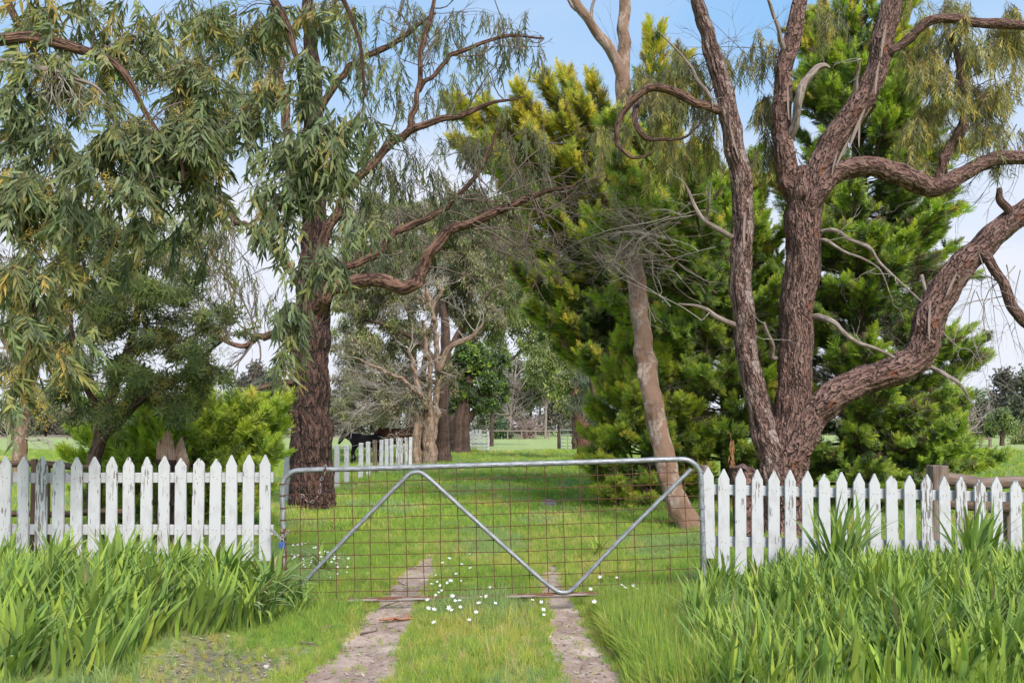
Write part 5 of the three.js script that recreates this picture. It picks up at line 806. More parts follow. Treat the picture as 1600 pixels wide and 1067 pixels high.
// ------------------------------------------------------------------ stumps behind the pickets
{
  R = mulberry(701); const d = 10.3, b = groundAt(268, d), s = thing('split_stump', 'split weathered stump with upright jagged points behind the left pickets', 'stump', b), top = at(268, 722, d);
  part('post_body', limbGeo([V(b.x, b.y - 0.1, b.z), V(b.x, (b.y + top.y) / 2, b.z), V(b.x + 0.01, top.y + 0.02, b.z)], [0.155, 0.14, 0.15], { sides: 30, step: 0.04, ridge: 0.12, seed: 4 }), M.stringy, s);
  const petal = (px, py, w, tiltX, tiltZ, dz, by = 728) => {
    const tip = at(px, py, d), base = at(px + tiltX * 26, by, d), h = tip.y - base.y + 0.04, shp = new THREE.Shape();
    shp.setFromPoints([[-w * 0.42, 0], [w * 0.42, 0], [w * 0.5, h * 0.35], [w * 0.34, h * 0.6], [w * 0.17, h * 0.8], [w * 0.02, h], [-w * 0.08, h * 0.93], [-w * 0.26, h * 0.8], [-w * 0.48, h * 0.5]].map(q => new THREE.Vector2(q[0] + rr(-0.006, 0.006), q[1])));
    const g = new THREE.ExtrudeGeometry(shp, { depth: 0.05, bevelEnabled: true, bevelThickness: 0.014, bevelSize: 0.01, bevelSegments: 2, curveSegments: 4 }), p = g.attributes.position, u = g.attributes.uv;
    for (let k = 0; k < p.count; k++) { const x = p.getX(k), y = p.getY(k); u.setXY(k, x / 0.3 + px * 0.1, y / 0.7); p.setZ(k, p.getZ(k) - x * x * 3.2 + 0.02 * N3(x * 14, y * 8, px)); p.setX(k, x - tiltX * y * 0.36); }
    g.rotateX(tiltZ); g.computeVertexNormals(); g.translate(base.x, base.y - 0.05, b.z + dz); part('jagged_point', g, M.freshWood, s);
  };
  petal(264, 672, 0.17, 0.05, -0.05, 0.06); petal(283, 684, 0.11, -0.1, -0.1, 0.0); petal(296, 698, 0.12, -0.25, 0.05, 0.09); petal(246, 688, 0.14, 0.55, 0.1, 0.0); petal(273, 694, 0.16, 0, -0.25, -0.1);
  const d2 = 10.0, c = groundAt(1160, d2), e = thing('rounded_stump', 'short round-topped pinkish log stump behind the right pickets', 'stump', c), tp = at(1159, 724, d2);
  part('stump_body', limbGeo([V(c.x + 0.05, c.y - 0.1, c.z), V(c.x + 0.03, lerp(c.y, tp.y, 0.5), c.z), V(c.x, tp.y - 0.13, c.z), V(c.x, tp.y - 0.06, c.z), V(c.x, tp.y - 0.015, c.z), V(c.x, tp.y, c.z)], [0.13, 0.135, 0.14, 0.125, 0.08, 0.01], { sides: 36, step: 0.02, ridge: 0.12, seed: 9 }), M.pepper, e);
}
{ const p = at(1142, 708, 15.2), g = new GB(), o = thing('dead_frond', 'rusty brown dead frond hanging in the cypress left of the many-stemmed tree', 'frond', p.clone()); R = mulberry(719); g.twig([V(0, 0.35, 0), V(0.02, 0.1, 0), V(0.05, -0.35, 0)], 0.008, 0.004, 4); for (let k = 0; k < 60; k++) { const t = R(), q = V(0.02 + gauss() * 0.04, 0.25 - t * 0.45, gauss() * 0.03); g.leaf(q, V(gauss() * 0.35, -1, gauss() * 0.3).normalize(), V(gauss() * 0.4, 0, 1).normalize(), rr(0.08, 0.18), 0.022, V(0, 0, 0), 2); } const m = new THREE.Mesh(g.geo(), new THREE.MeshStandardMaterial({ color: new THREE.Color(0.42, 0.2, 0.09), roughness: 0.95, side: THREE.DoubleSide })); m.name = 'dry_needles'; m.castShadow = m.receiveShadow = true; o.add(m); }
// ------------------------------------------------------------------ far yards, rails and gate
{
  const bar = (a, b, r) => { const g = new GB(); g.twig([a, a.clone().lerp(b, 0.5), b], r, r, 8); return g.geo(); };
  const y0 = at(733, 700, 60), yard = thing('yard_panel', 'weathered white rail yard panel at the left of the far gateway', 'fence', V(y0.x, 0, -60));
  for (const y of [678.5, 684.5, 690.5, 696, 701.5]) part('rail', boxBetween(at(700, y, 60), at(763, y + 0.5, 60), 0.13, 0.05), M.paint[3], yard);
  for (const x of [703, 735, 762.5]) part('post_body', boxBetween(at(x, 706, 60.1), at(x, 674, 60.1), 0.16, 0.14), M.paint[2], yard);
  const sh = thing('white_hoarding', 'small white boarded panel beyond the far yard rails', 'panel', V(at(744, 690, 66).x, 0, -66));
  for (const x of [739, 744.5, 750]) part('board', boxBetween(at(x, 692, 66), at(x, 671, 66), 0.2, 0.05), M.paint[0], sh);
  const rf = thing('rail_fence', 'long pale single-rail fence across the end of the drive', 'fence', V(at(820, 686, 112).x, 0, -112));
  part('rail', bar(at(750, 673, 112), at(872, 673.5, 112), 0.075), M.paleBranch, rf);
  for (const x of [770, 793, 815, 837, 858]) part('post_body', bar(at(x, 688, 112.1), at(x, 673, 112.1), 0.09), M.paleBranch, rf);
  const gp = at(873, 675, 60), go = thing('far_gate_post', 'dark timber post holding the far open gate', 'post', V(gp.x, 0, gp.z));
  part('post_body', boxBetween(V(gp.x, -0.1, gp.z), gp, 0.19, 0.19), M.brownWood, go);
  const fg = thing('far_gate', 'grey tube farm gate at the right of the far gateway', 'gate', V(at(884, 700, 60).x, 0.1, -60));
  part('frame', new THREE.TubeGeometry(new THREE.CatmullRomCurve3([at(876, 701, 60), at(876, 686, 60), at(876, 673, 60), at(884, 672.3, 60), at(894, 672.5, 60), at(896, 675, 60), at(896.3, 688, 60), at(896.5, 702, 60)], false, 'centripetal'), 40, 0.035, 8), M.galv, fg);
  for (const y of [679, 685.5, 691.5, 697, 701]) part('rail', bar(at(876, y, 60), at(896, y, 60), 0.025), M.galv, fg);
  part('upright', bar(at(887, 673, 60.02), at(887, 702, 60.02), 0.025), M.galv, fg);
  const r2 = thing('rail_fence', 'short grey rail fence in the paddock at far right', 'fence', V(at(1520, 690, 68).x, 0, -68));
  part('rail', boxBetween(at(1490, 684, 68), at(1549, 685.5, 68), 0.16, 0.08), M.greyWood, r2); part('rail', boxBetween(at(1400, 682, 68), at(1490, 684, 68), 0.16, 0.08), M.greyWood, r2);
  for (const x of [1494, 1533.5, 1548]) part('post_body', boxBetween(at(x, 701, 68.1), at(x, 683, 68.1), 0.17, 0.17), M.greyWood, r2);
}
// ------------------------------------------------------------------ two horses behind the post row
function sdf(bones, half, res, k = 0.06) {
  const mc = new MarchingCubes(res, new THREE.MeshStandardMaterial(), false, false, 200000); mc.isolation = 0; const p = V(0, 0, 0), ab = V(0, 0, 0), ap = V(0, 0, 0), h = res / 2;
  for (let z = 0; z < res; z++) for (let y = 0; y < res; y++) for (let x = 0; x < res; x++) {
    p.set((x - h) / h * half, (y - h) / h * half, (z - h) / h * half); let s = 1e9;
    for (const [a, b, ra, rb, sx = 1] of bones) { ab.subVectors(b, a); ap.subVectors(p, a); const t = clamp(ap.dot(ab) / Math.max(ab.lengthSq(), 1e-6)); const q = V(ap.x - ab.x * t, ap.y - ab.y * t, (ap.z - ab.z * t) * sx).length() - lerp(ra, rb, t); const m = clamp(0.5 + 0.5 * (s - q) / k); s = lerp(s, q, m) - k * m * (1 - m); }
    mc.field[x + y * res + z * res * res] = -s;
  }
  mc.update(); const g = new THREE.BufferGeometry(), n = mc.count;
  const ps = new Float32Array(mc.positionArray.subarray(0, n * 3)); for (let q = 0; q < ps.length; q++) ps[q] *= half;
  g.setAttribute('position', new THREE.BufferAttribute(ps, 3)); g.setAttribute('normal', new THREE.BufferAttribute(new Float32Array(mc.normalArray.subarray(0, n * 3)), 3)); return g;
}
function horse(label, x, z, turn, scale, mat, maneMat, grazing) { // nose along -x
  const c = -0.75, hd = grazing ? [V(-1.02, 0.62 + c, 0), V(-1.2, 0.28 + c, 0), V(-1.28, 0.10 + c, 0)] : [V(-1.08, 1.34 + c, 0), V(-1.27, 1.1 + c, 0), V(-1.36, 0.95 + c, 0)];
  const bones = [[V(-0.5, 1.06 + c, 0), V(0.1, 1.03 + c, 0), 0.28, 0.29, 1.12], [V(0.1, 1.03 + c, 0), V(0.58, 1.1 + c, 0), 0.29, 0.28, 1.12], [V(-0.62, 1.18 + c, 0), V(-0.35, 1.28 + c, 0), 0.17, 0.13], [V(0.55, 1.2 + c, 0), V(0.75, 1.1 + c, 0), 0.2, 0.16],
    [V(-0.62, 1.15 + c, 0), hd[0], 0.21, 0.12, 1.4], [hd[0], hd[1], 0.125, 0.08, 1.25], [hd[1], hd[2], 0.085, 0.065, 1.1], [hd[0].clone().add(V(0.0, 0.08, 0.06)), hd[0].clone().add(V(grazing ? 0.1 : -0.02, grazing ? 0.16 : 0.21, 0.09)), 0.035, 0.008], [hd[0].clone().add(V(0.0, 0.08, -0.06)), hd[0].clone().add(V(grazing ? 0.1 : -0.02, grazing ? 0.16 : 0.21, -0.09)), 0.035, 0.008]];
  for (const [s, f, lift] of [[0.14, -0.06, 0], [-0.14, 0.08, grazing ? 0 : 1]]) {
    const kn = V(-0.58 + f - lift * 0.22, 0.52 + c + lift * 0.05, s), fe = V(-0.58 + f - lift * 0.12, 0.16 + c + lift * 0.12, s);
    bones.push([V(-0.5, 0.95 + c, s), kn, 0.12, 0.055], [kn, fe, 0.05, 0.038], [fe, V(fe.x - 0.03, 0.05 + c + lift * 0.12, s), 0.042, 0.055]);
    const st = V(0.48 - f, 0.78 + c, s), hk = V(0.72 - f, 0.5 + c, s), ft = V(0.66 - f, 0.16 + c, s);
    bones.push([V(0.58, 1.0 + c, s), st, 0.18, 0.11], [st, hk, 0.1, 0.052], [hk, ft, 0.05, 0.038], [ft, V(ft.x - 0.04, 0.05 + c, s), 0.042, 0.056]);
  }
  const o = thing('horse', label, 'horse', V(x, H(x, z), z)); o.rotation.y = turn; o.scale.setScalar(scale);
  const g = sdf(bones, 1.72, 92, 0.07); g.translate(0, 0.75, 0); part('body', g, mat, o, false);
  R = mulberry(Math.round(scale * 99)); const mane = new GB(), tail = new GB(), top = hd[0].clone().add(V(0.04, 0.87, 0)), wi = V(-0.5, 1.4, 0);
  for (let k = 0; k < 46; k++) { const t = k / 45, p = top.clone().lerp(wi, t); mane.leaf(p, V(rr(-0.2, 0.3), -0.8, rr(0.3, 0.7)).normalize(), V(0, 0.4, 1).normalize(), rr(0.14, 0.22), 0.05, V(0, -0.3, 0), 3); }
  for (let k = 0; k < 40; k++) tail.leaf(V(0.86, 1.2, rr(-0.03, 0.03)), V(rr(0.15, 0.4), -1, rr(-0.12, 0.12)).normalize(), V(1, 0.2, rr(-0.6, 0.6)).normalize(), rr(0.55, 0.8), 0.04, V(-0.1, -0.1, 0), 4);
  part('mane', mane.geo(), maneMat, o, false); part('tail', tail.geo(), maneMat, o, false);
}
{
  const coat = (r, g, b) => new THREE.MeshPhysicalMaterial({ color: new THREE.Color(r, g, b), roughness: 0.7, specularIntensity: 0.25 });
  const hair = new THREE.MeshStandardMaterial({ color: new THREE.Color(0.012, 0.011, 0.012), roughness: 0.7, side: THREE.DoubleSide });
  const p1 = at(572, 700, 37), p2 = at(621, 700, 37.6);
  horse('black horse walking left behind the white post row, head low', p1.x, p1.z, -0.25, 0.93, coat(0.014, 0.012, 0.013), hair, false);
  horse('dark brown horse grazing behind the white post row, next to the twin stump', p2.x, p2.z, Math.PI + 0.25, 1.14, coat(0.07, 0.026, 0.014), hair, true);
}
console.log('objects done');

// ------------------------------------------------------------------ strap-leaved plants along the fences
function strapGeo(seed, arch) { // a sword leaf 1 m long, to be scaled
  R = mulberry(seed); const g = new GB(), tw = rr(-0.5, 0.5), lean = rr(-0.06, 0.06), rows = 9; let last = null, y = 0, z = 0;
  for (let k = 0; k <= rows; k++) {
    const t = k / rows, w = 0.5 * (0.55 + 0.75 * Math.sin(Math.PI * Math.min(1, t * 0.9 + 0.08))) * (1 - Math.pow(t, 5)) * 0.027, ph = tw * t, th = arch * 1.7 * Math.pow(t, 1.25), x = lean * Math.sin(t * 3);
    if (k) { y += Math.cos(th) / rows; z += Math.sin(th) / rows; }
    const cx = Math.cos(ph) * w, sx = Math.sin(ph) * w, f = w * 0.35;
    const row = [g.v(x - cx, y + f * Math.sin(th), z - sx - f * Math.cos(th)), g.v(x, y, z), g.v(x + cx, y + f * Math.sin(th), z + sx - f * Math.cos(th))];
    if (last) { g.quad(last[0], last[1], row[1], row[0]); g.quad(last[1], last[2], row[2], row[1]); } last = row;
  }
  const q = g.geo(); q.deleteAttribute('color'); return q;
}
const straps = Array.from({ length: 10 }, (_, k) => strapGeo(1000 + k, [0.15, 0.38, 0.62, 0.26, 0.85, 1.05, 0.2, 0.5, 0.7, 1.25][k]));
const swordSet = [0, 1, 3, 6, 2, 7], archSet = [4, 5, 8, 9, 2, 7];
const BED = { left: x => x, right: x => x };
function leftBed(x, d) { const edge = d > 6.9 ? -1.72 : lerp(-2.35, -1.85, smooth(5.4, 6.9, d)); return x < edge && x > -4.7 && d < 7.5 && d > 4.9; }
function rightBed(x, d) { const edge = lerp(1.15, 1.5, smooth(5.6, 7.4, d)); return x > edge && x < 4.8 && d < 7.5 && d > 4.7; }
function strapLeafPose(m, h, set, spread, leanX) {
  const a = rr(0, 6.28), tilt = Math.abs(gauss()) * spread; m.scale.set(rr(0.8, 1.25) * (0.6 + h * 0.55), h, h); m.rotation.set(0, 0, 0); m.rotateY(a); m.rotateX(tilt); m.rotateOnWorldAxis(V(0, 0, 1), leanX + gauss() * 0.14);
}
function clump(name, label, group, x, z, n, h, spread, set, leanX, tones, rad) {
  const o = thing(name, label, 'plant', onGround(x, z), group);
  for (let k = 0; k < n; k++) {
    const m = new THREE.Mesh(straps[pick(set)], R() < 0.03 ? strapDry : strapTones[pick(tones)]); m.name = 'leaf'; m.castShadow = m.receiveShadow = true;
    strapLeafPose(m, h * rr(0.62, 1.15), set, spread, leanX); m.position.set(gauss() * rad, -0.03, gauss() * rad); o.add(m);
  }
}
R = mulberry(801);
{
  const placed = []; const far = (x, z, r) => placed.every(p => (p[0] - x) ** 2 + (p[1] - z) ** 2 > r * r);
  // agapanthus mound next to the gate
  for (const [x, d, n, h, w] of [[-1.98, 7.12, 90, 0.5, 'rounded strap-leaf mound beside the padlocked end of the gate'], [-2.3, 7.02, 80, 0.52, 'rounded strap-leaf mound second from the gate, left side'], [-2.02, 6.72, 70, 0.46, 'lower strap-leaf mound in front of the one beside the gate']]) { clump('strap_leaf_clump', w, 'rounded strap-leaf mounds by the gate', x, -d, n, h * 1.25, 0.62, archSet, 0.06, [0, 1, 3, 1, 2], 0.07); placed.push([x, -d]); }
  clump('strap_leaf_clump', 'dark strap-leaf clump seen through the latch end of the gate', null, -1.98, -9.1, 26, 0.42, 0.7, archSet, 0, [0, 3, 1], 0.06);
  clump('strap_leaf_clump', 'small strap-leaf clump in the grass behind the hinge end of the gate', null, 1.03, -10.4, 18, 0.3, 0.5, swordSet, 0, [1, 2], 0.06);
  let tries = 0, nl = 0; while (nl < 22 && tries++ < 900) { const x = rr(-4.6, -1.75), d = rr(4.95, 7.3); if (!leftBed(x, d) || !far(x, -d, 0.36)) continue; placed.push([x, -d]); nl++; clump('sword_leaf_clump', 'clump of broad green sword leaves in the bed before the left fence', 'sword-leaf clumps before the left fence', x, -d, 46, rr(0.5, 0.64) * (1 - 0.22 * smooth(6.2, 7.1, d)), 0.34, swordSet, -0.24, [0, 1, 2, 3, 1, 4], 0.11); }
  tries = 0; let nr = 0; while (nr < 30 && tries++ < 900) { const x = rr(1.25, 4.7), d = rr(4.9, 7.3); if (!rightBed(x, d) || !far(x, -d, 0.36)) continue; placed.push([x, -d]); nr++; clump('sword_leaf_clump', 'clump of upright green sword leaves in the bed before the right fence', 'sword-leaf clumps before the right fence', x, -d, 46, rr(0.44, 0.58) * (1 - 0.24 * smooth(6.2, 7.1, d)), 0.3, swordSet, rr(-0.1, 0.02), [0, 1, 2, 2, 4, 1], 0.12); }
  for (const [x, d, h, w] of [[2.62, 6.95, 0.78, 'tallest dark sword-leaf clump standing against the right pickets'], [1.72, 7.1, 0.55, 'sword-leaf clump at the foot of the hinge post'], [3.75, 7.0, 0.7, 'tall sword-leaf clump against the worn right pickets']]) clump('sword_leaf_clump', w, null, x, -d, 60, h, 0.3, swordSet, 0, [0, 1, 3, 1, 4], 0.09);
  // the rest of the leaves, grown together
  for (const [nm, bed, n, x0, x1, lean, lab] of [['strap_leaf_bed', leftBed, 3000, -4.7, -1.72, -0.2, 'dense green strap leaves filling the bed before the left fence'], ['strap_leaf_bed', rightBed, 4700, 1.15, 4.8, -0.03, 'dense green sword leaves filling the bed before the right fence']]) {
    const g = thing(nm, lab, 'plants', onGround((x0 + x1) / 2, -6.2)); g.userData.kind = 'stuff';
    const L = swordSet.map(() => []), dummy = new THREE.Object3D();
    for (let k = 0; k < n * 3; k++) { const x = rr(x0, x1), d = rr(4.7, 7.5); if (!bed(x, d) || L.reduce((a, b) => a + b.length, 0) > n) continue; const s = Math.floor(R() * 6); strapLeafPose(dummy, rr(0.3, 0.52) * (1 - 0.3 * smooth(6.2, 7.1, d)), swordSet, 0.34, lean); dummy.position.copy(onGround(x, -d)).sub(g.position); dummy.position.y -= 0.03; dummy.updateMatrix(); L[s].push(dummy.matrix.clone()); }
    const mat = new THREE.MeshPhysicalMaterial({ color: 0xffffff, roughness: 1, transmission: 0.36, thickness: 0, side: THREE.DoubleSide, clearcoat: 0.3, clearcoatRoughness: 0.4 });
    const tone = [[0.19, 0.31, 0.036], [0.25, 0.37, 0.036], [0.32, 0.43, 0.04], [0.15, 0.26, 0.036], [0.36, 0.44, 0.04]], c = new THREE.Color();
    L.forEach((l, s) => { const o = new THREE.InstancedMesh(straps[swordSet[s]], mat, l.length); o.name = 'leaves'; o.userData.kind = 'stuff'; o.castShadow = o.receiveShadow = true; l.forEach((m, k) => { o.setMatrixAt(k, m); o.setColorAt(k, c.setRGB(...jitterCol(pick(tone), 0.15))); }); g.add(o); });
  }
}
// ------------------------------------------------------------------ grass
function tuft(seed, n, h, w, spread, rad) {
  R = mulberry(seed); const g = new GB();
  for (let k = 0; k < n; k++) { const a = rr(0, 6.28), t = Math.abs(gauss()) * spread, d = V(Math.cos(a) * t, 1, Math.sin(a) * t).normalize(), nn = V(Math.cos(a + rr(1, 2)), 0, Math.sin(a + rr(1, 2))); nn.addScaledVector(d, -nn.dot(d)).normalize(); const b = rr(0.75, 1.25), l = h * rr(0.55, 1.2), f = rr(0.1, 0.55); g.leaf(V(gauss() * rad, -0.012, gauss() * rad), d, nn, l, w * rr(0.7, 1.2), V(d.x * 0.5 + gauss() * 0.15, -f * 0.6, d.z * 0.5 + gauss() * 0.15), 3, [b * rr(0.95, 1.15), b, b * 0.95], q => 1 - q * q * 0.9); }
  return g.geo();
}
const TUFTS = [tuft(1, 20, 0.15, 0.005, 0.7, 0.035), tuft(2, 17, 0.23, 0.006, 0.55, 0.04), tuft(3, 18, 0.1, 0.006, 0.7, 0.04), tuft(4, 26, 0.2, 0.016, 0.55, 0.13)];
{
  R = mulberry(821);
  const q = new THREE.Quaternion(), lists = TUFTS.map(() => [[], []]);
  const G = [[0.28, 0.44, 0.042], [0.32, 0.47, 0.045], [0.37, 0.49, 0.05], [0.24, 0.41, 0.042]], Yl = [[0.56, 0.54, 0.1], [0.5, 0.54, 0.08], [0.6, 0.53, 0.2], [0.44, 0.54, 0.07]], Gr = [[0.28, 0.42, 0.12], [0.34, 0.46, 0.14]];
  const put = (v, x, z, s, col) => { const p = onGround(x, z); lists[v][0].push(new THREE.Matrix4().compose(p, hang(0.16), V(s, s * rr(0.8, 1.2), s))); lists[v][1].push(jitterCol(col, 0.16)); };
  const colour = (x, d) => { const n = fbm(x * 0.7, d * 0.55, 31, 3) + 0.5, n2 = fbm(x * 0.5, d * 0.4, 47, 3) + 0.5, near = Math.abs(x + 0.28) < 0.42 && d < 6.6; if (R() < (near ? 0.35 : 0) + clamp((n - 0.46) * 3) * 0.75) return pick(Yl); if (n2 > 0.58) return pick(Gr); return pick(G); };
  // near: from under the lens to behind the gate
  for (let k = 0; k < 60000; k++) {
    const d = lerp(4.3, 14, Math.pow(R(), 0.8)), hw = d * 0.62 + 0.6, x = rr(-hw, hw), tr = Math.max(trackIn(x, d)), bare = bareIn(x, d);
    if (R() < tr * 0.99) continue; if (R() < bare * 0.45) continue;
    const bed = leftBed(x, d) || rightBed(x, d); if (bed && R() < 0.7) continue;
    const tall = smooth(0.75, 1.3, x) * smooth(7.6, 6.8, d), mid = Math.abs(x + 0.28) < 0.5 ? 1 : 0, edge = fbm(x * 1.5, d * 1.5, 61, 2);
    let s = lerp(0.62, 0.95, R()) * (0.85 + edge * 0.9); if (tall) s *= 1 + 0.35 * tall; if (mid) s *= 0.95 + 0.5 * smooth(0.5, 0.1, Math.abs(d - 7.05)); if (bare > 0.2 || tr > 0.05) s *= 0.62; if (d > 8) s *= 0.85;
    put(tall > 0.4 && R() < 0.75 ? 1 : R() < 0.25 ? 2 : R() < 0.3 ? 1 : 0, x, -d, s, bare > 0.3 && R() < 0.6 ? pick(Yl) : colour(x, d));
  }
  for (let k = 0; k < 9000; k++) { const d = rr(4.9, 7.3), x = rr(0.72, 1.7); if (trackIn(x, d) > 0.1 && R() < 0.97) continue; put(1, x, -d, rr(0.8, 1.35), pick(R() < 0.18 ? Yl : G)); }
  // grass creeping over the track edges
  for (let k = 0; k < 5200; k++) { const t = TRACKS[k % 2], d = rr(4.6, 11.6), sd = R() < 0.5 ? -1 : 1, x = trackX(t, d) + sd * (t.w(d) + gauss() * 0.12 + 0.01); put(R() < 0.5 ? 2 : 0, x, -d, rr(0.35, 0.85), R() < 0.35 ? pick(Yl) : pick(G)); }
  for (let k = 0; k < 260; k++) { const t = TRACKS[k % 2], d = rr(4.8, 11), x = trackX(t, d) + gauss() * t.w(d) * 0.8; put(2, x, -d, rr(0.25, 0.5), pick(R() < 0.5 ? Yl : G)); }
  // farther: broader tufts
  for (let k = 0; k < 42000; k++) { const d = 13 * Math.pow(58 / 13, Math.pow(R(), 1.1)), hw = d * 0.62 + 1, x = rr(-hw, hw); if (trackIn(x, d) > 0.4) continue; const drive = Math.abs(x) < 2.2 ? 0.55 : Math.abs(x) < 6 ? 0.85 : 0.7; put(3, x, -d, drive * rr(0.5, 1.15) * (1 + 0.012 * d), colour(x, d)); }
  const words = ['short green lawn grass between and beside the wheel tracks', 'tall soft green grass at the right of the drive', 'low thin grass tufts at the track edges', 'rough pasture grass running back to the far gateway'];
  const gm = M.grass;
  lists.forEach(([m, c], v) => { const o = new THREE.InstancedMesh(TUFTS[v], gm, m.length); o.castShadow = o.receiveShadow = true; const k = new THREE.Color(); m.forEach((x, i) => { o.setMatrixAt(i, x); o.setColorAt(i, k.setRGB(...c[i])); }); o.name = 'grass'; scene.add(o); tag(o, words[v], 'grass'); o.userData.kind = 'stuff'; });
}
// ------------------------------------------------------------------ white star flowers in the grass
{
  R = mulberry(841); const g = new GB();
  for (let k = 0; k < 6; k++) { const a = k / 6 * 6.283, d = V(Math.cos(a), 0.35, Math.sin(a)).normalize(), n = V(-Math.cos(a) * 0.35, 1, -Math.sin(a) * 0.35).normalize(); g.leaf(V(0, 0, 0), d, n, 0.03, 0.015, V(0, 0.12, 0), 3); }
  const petal = g.geo(); petal.deleteAttribute('color'); const st = new GB(); st.twig([V(0, -0.26, 0), V(0.008, -0.13, 0), V(0, 0, 0)], 0.0018, 0.0014, 4); const stem = st.geo();
  const white = new THREE.MeshPhysicalMaterial({ color: new THREE.Color(0.84, 0.83, 0.85), roughness: 1, transmission: 0.2, thickness: 0, side: THREE.DoubleSide }), green = new THREE.MeshStandardMaterial({ color: new THREE.Color(0.12, 0.22, 0.05), roughness: 0.8 }), yel = new THREE.MeshStandardMaterial({ color: new THREE.Color(0.55, 0.42, 0.06), roughness: 0.8 });
  const eye = new THREE.SphereGeometry(0.0045, 8, 6).translate(0, 0.004, 0);
  const proto = new THREE.Group(); for (const [n, ge, m] of [['petals', petal, white], ['stem', stem, green], ['flower_centre', eye, yel]]) { const q = new THREE.Mesh(ge, m); q.name = n; q.castShadow = q.receiveShadow = true; proto.add(q); }
  const flower = (px, py, d, label, group, s = 1) => { const p = at(px, py, d), o = proto.clone(); o.name = numbered('white_flower'); const y = H(p.x, p.z); o.position.set(p.x, y, p.z); const hgt = Math.max(0.06, p.y - y); o.children.forEach(c => { if (c.name === 'stem') c.scale.y = hgt / 0.26 / s; c.position.y = hgt / s; }); o.scale.setScalar(s); o.children[0].rotation.set(rr(0.2, 1.0), rr(0, 1), rr(-0.4, 0.4)); o.userData = { label, category: 'flower', group }; scene.add(o); };
  const A = [[674, 913], [683, 909], [688, 915], [699, 911], [704, 908], [720, 908], [685, 926], [690, 923], [681, 930], [707, 932], [748, 943], [702, 950], [706, 954], [719, 949], [669, 951], [678, 953], [744, 957], [733, 969], [774, 943], [751, 933], [760, 932], [711, 939], [718, 939], [678, 973], [735, 888], [721, 882], [734, 866], [766, 918], [691, 880], [702, 873], [681, 899], [668, 938], [713, 897], [832, 938], [850, 961]];
  for (const [x, y] of A) flower(x, y, clamp(1350 * 1.4 / (y - 668), 6.1, 9.5) + rr(-0.1, 0.1), 'small white star flower in the grass between the wheel tracks', 'white flowers between the tracks', rr(0.45, 0.85));
  for (const [x, y] of [[972, 915], [977, 919], [990, 915], [996, 921], [1011, 931], [938, 902], [964, 903], [929, 941], [923, 921], [983, 934], [997, 934], [1021, 946], [977, 961], [849, 953], [846, 941]]) flower(x, y, rr(6.9, 7.2), 'small white star flower in the grass right of the right wheel track', 'white flowers right of the drive', rr(0.5, 0.85));
  for (let k = 0; k < 44; k++) flower(rr(455, 545), rr(848, 905), rr(8.4, 9.2), 'tiny white flower in the patch behind the latch end of the gate', 'tiny white flowers behind the gate', rr(0.35, 0.6));
}
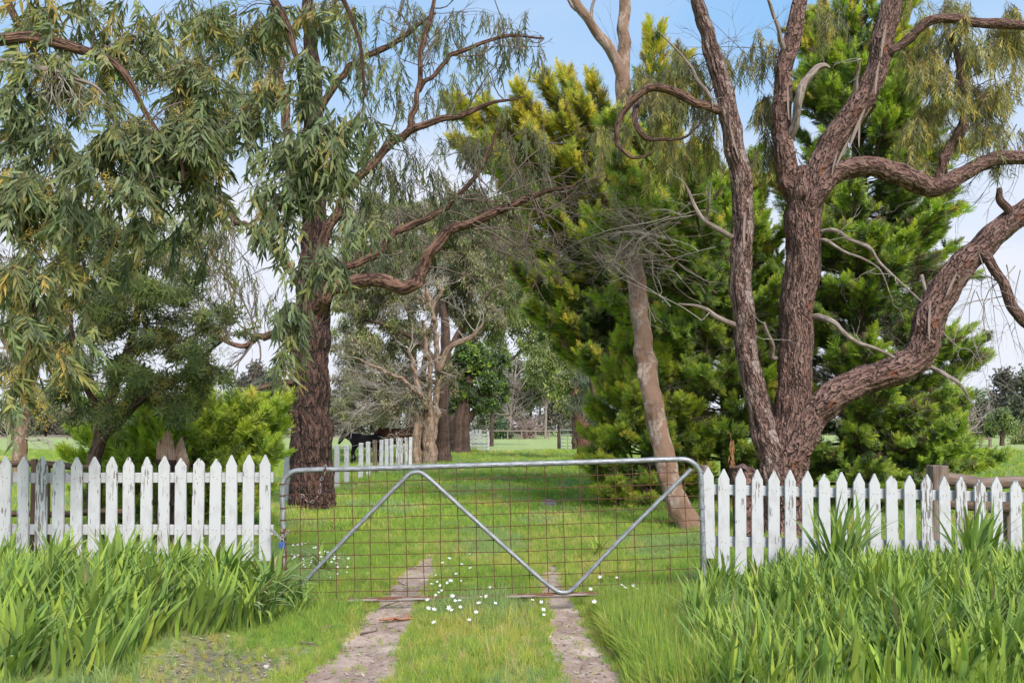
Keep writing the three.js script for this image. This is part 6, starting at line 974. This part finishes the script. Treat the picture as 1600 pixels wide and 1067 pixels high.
// ------------------------------------------------------------------ litter on the tracks
{
  R = mulberry(861);
  const twigThing = (x0, y0, x1, y1, r, label, mat = M.twig) => { const P = (x, y) => { const d = 1350 * 1.56 / (y - 668), p = at(x, y, d); return V(p.x, H(p.x, -d) + 0.012 + r, -d); }; const pts = wander(P(x0, y0), P(x1, y1), 6, 0.05).map(p => V(p.x, Math.max(p.y, H(p.x, p.z) + 0.012), p.z)); const g = new GB(); g.twig(pts, r, r * 0.5, 6); single('fallen_twig', g.geo(), mat, label, 'twig'); };
  twigThing(466, 1006, 544, 1016, 0.008, 'long brown twig lying across the front of the left track', M.twig);
  twigThing(566, 959, 645, 935, 0.007, 'reddish stick leaning at the bottom rail over the left track', M.twig);
  twigThing(563, 989, 590, 981, 0.009, 'short dark forked twig in the middle of the left track', M.twig);
  twigThing(498, 988, 575, 972, 0.008, 'dark twig along the left edge of the left track', M.twig);
  twigThing(505, 982, 555, 976, 0.006, 'thin grey twig beside the dark twig at the track edge', M.greyTwig);
  twigThing(520, 973, 585, 971, 0.006, 'thin pale twig just behind the dark twig', M.paleTwig);
  twigThing(610, 892, 650, 886, 0.01, 'brown twig on the left track behind the gate', M.twig);
  twigThing(616, 908, 634, 912, 0.008, 'short black twig on the left track behind the gate', M.twig);
  twigThing(1000, 1030, 1040, 1038, 0.006, 'thin brown twig in the grass by the right track', M.twig);
  { const c = at(622, 962, 7.05), gb = []; R = mulberry(871);
    for (const [dx, dz, l, r0, turn, arc] of [[0, 0, 0.2, 0.017, 0.12, 3.6], [0.1, -0.03, 0.09, 0.024, -0.5, 4.6], [-0.09, 0.03, 0.12, 0.011, 0.3, 3.0]]) { const g = new THREE.CylinderGeometry(r0, r0 * 0.55, l, 14, 10, true, 0.6, arc).rotateZ(Math.PI / 2).rotateY(turn), p = g.attributes.position; for (let k = 0; k < p.count; k++) { const x = p.getX(k); p.setY(k, p.getY(k) * (1 + 0.8 * N3(x * 22, 3, dx * 9)) + 0.02 * N3(x * 12, p.getZ(k) * 20, 3)); p.setZ(k, p.getZ(k) * (1 + 0.9 * N3(x * 30, 8, dx))); } gb.push(g.translate(c.x + dx, H(c.x, c.z) + 0.028, c.z + dz)); }
    const g = mergeGeometries(gb); g.computeVertexNormals(); single('bark_curl', g, new THREE.MeshStandardMaterial({ map: M.freshWood.map, color: new THREE.Color(0.8, 0.55, 0.42), roughness: 0.9, side: THREE.DoubleSide }), 'curled piece of orange-brown bark on the left track', 'bark'); }
  const stoneG = [1, 2, 3].map(v => { const g = new THREE.IcosahedronGeometry(1, 2), p = g.attributes.position; for (let k = 0; k < p.count; k++) { const q = V(p.getX(k), p.getY(k), p.getZ(k)), s = 1 + 0.35 * N3(q.x * 1.4 + v * 7, q.y * 1.4, q.z * 1.4); p.setXYZ(k, q.x * s, q.y * s * 0.62, q.z * s); } g.computeVertexNormals(); return g; });
  const stoneM = [new THREE.MeshStandardMaterial({ color: new THREE.Color(0.42, 0.27, 0.17), roughness: 0.95 }), new THREE.MeshStandardMaterial({ color: new THREE.Color(0.5, 0.44, 0.39), roughness: 0.95 })];
  const stone = (px, py, s, label, m) => { const d = 1350 * 1.55 / (py - 668), p = at(px, py, d), o = new THREE.Mesh(stoneG[Math.floor(R() * 3) % 3], stoneM[m]); o.name = 'stone'; o.castShadow = o.receiveShadow = true; o.scale.setScalar(s); o.rotation.y = rr(0, 6); o.position.set(p.x, H(p.x, -d) + s * 0.45, -d); scene.add(o); tag(o, label, 'stone'); };
  stone(691, 1059, 0.024, 'reddish stone at the front edge of the middle grass strip', 0); stone(843, 990, 0.02, 'pale stone at the left edge of the right track', 1); stone(415, 1040, 0.02, 'pale stone in the dry corner left of the left track', 1);
  // small dry leaves and bark crumbs, uncounted
  const cr = new GB(); cr.leaf(V(-0.5, 0, 0), V(1, 0, 0), V(0, 1, 0), 1, 0.34, V(0, 0.16, 0), 3); const cg = cr.geo(), n = 1500, o = new THREE.InstancedMesh(cg, new THREE.MeshStandardMaterial({ color: 0xffffff, roughness: 0.95, side: THREE.DoubleSide }), n), c = new THREE.Color(); let k = 0;
  const pal = [[0.30, 0.19, 0.12], [0.42, 0.32, 0.23], [0.16, 0.10, 0.07], [0.52, 0.44, 0.36], [0.22, 0.15, 0.11]];
  for (let tr = 0; tr < 90000 && k < n; tr++) { const d = rr(4.7, 11.5), x = rr(-2.9, 1.4); const m = Math.max(trackIn(x, d) * (0.25 + 0.75 * smooth(0.5, 0.62, fbm(x * 2, d * 2, 71, 3) + 0.5)), bareIn(x, d)); if (R() > m) continue; const p = onGround(x, -d); p.y += 0.014; const s = rr(0.012, 0.045); o.setMatrixAt(k, new THREE.Matrix4().compose(p, new THREE.Quaternion().setFromEuler(new THREE.Euler(rr(-0.25, 0.25), rr(0, 6.28), rr(-0.25, 0.25))), V(s, s, s))); o.setColorAt(k, c.setRGB(...jitterCol(pick(pal)))); k++; }
  o.count = k; o.name = 'leaf_litter'; o.castShadow = o.receiveShadow = true; scene.add(o); tag(o, 'dry leaf and bark litter scattered over the sandy tracks', 'litter'); o.userData.kind = 'stuff';
}
console.log('plants done');
renderer.render(scene, camera);
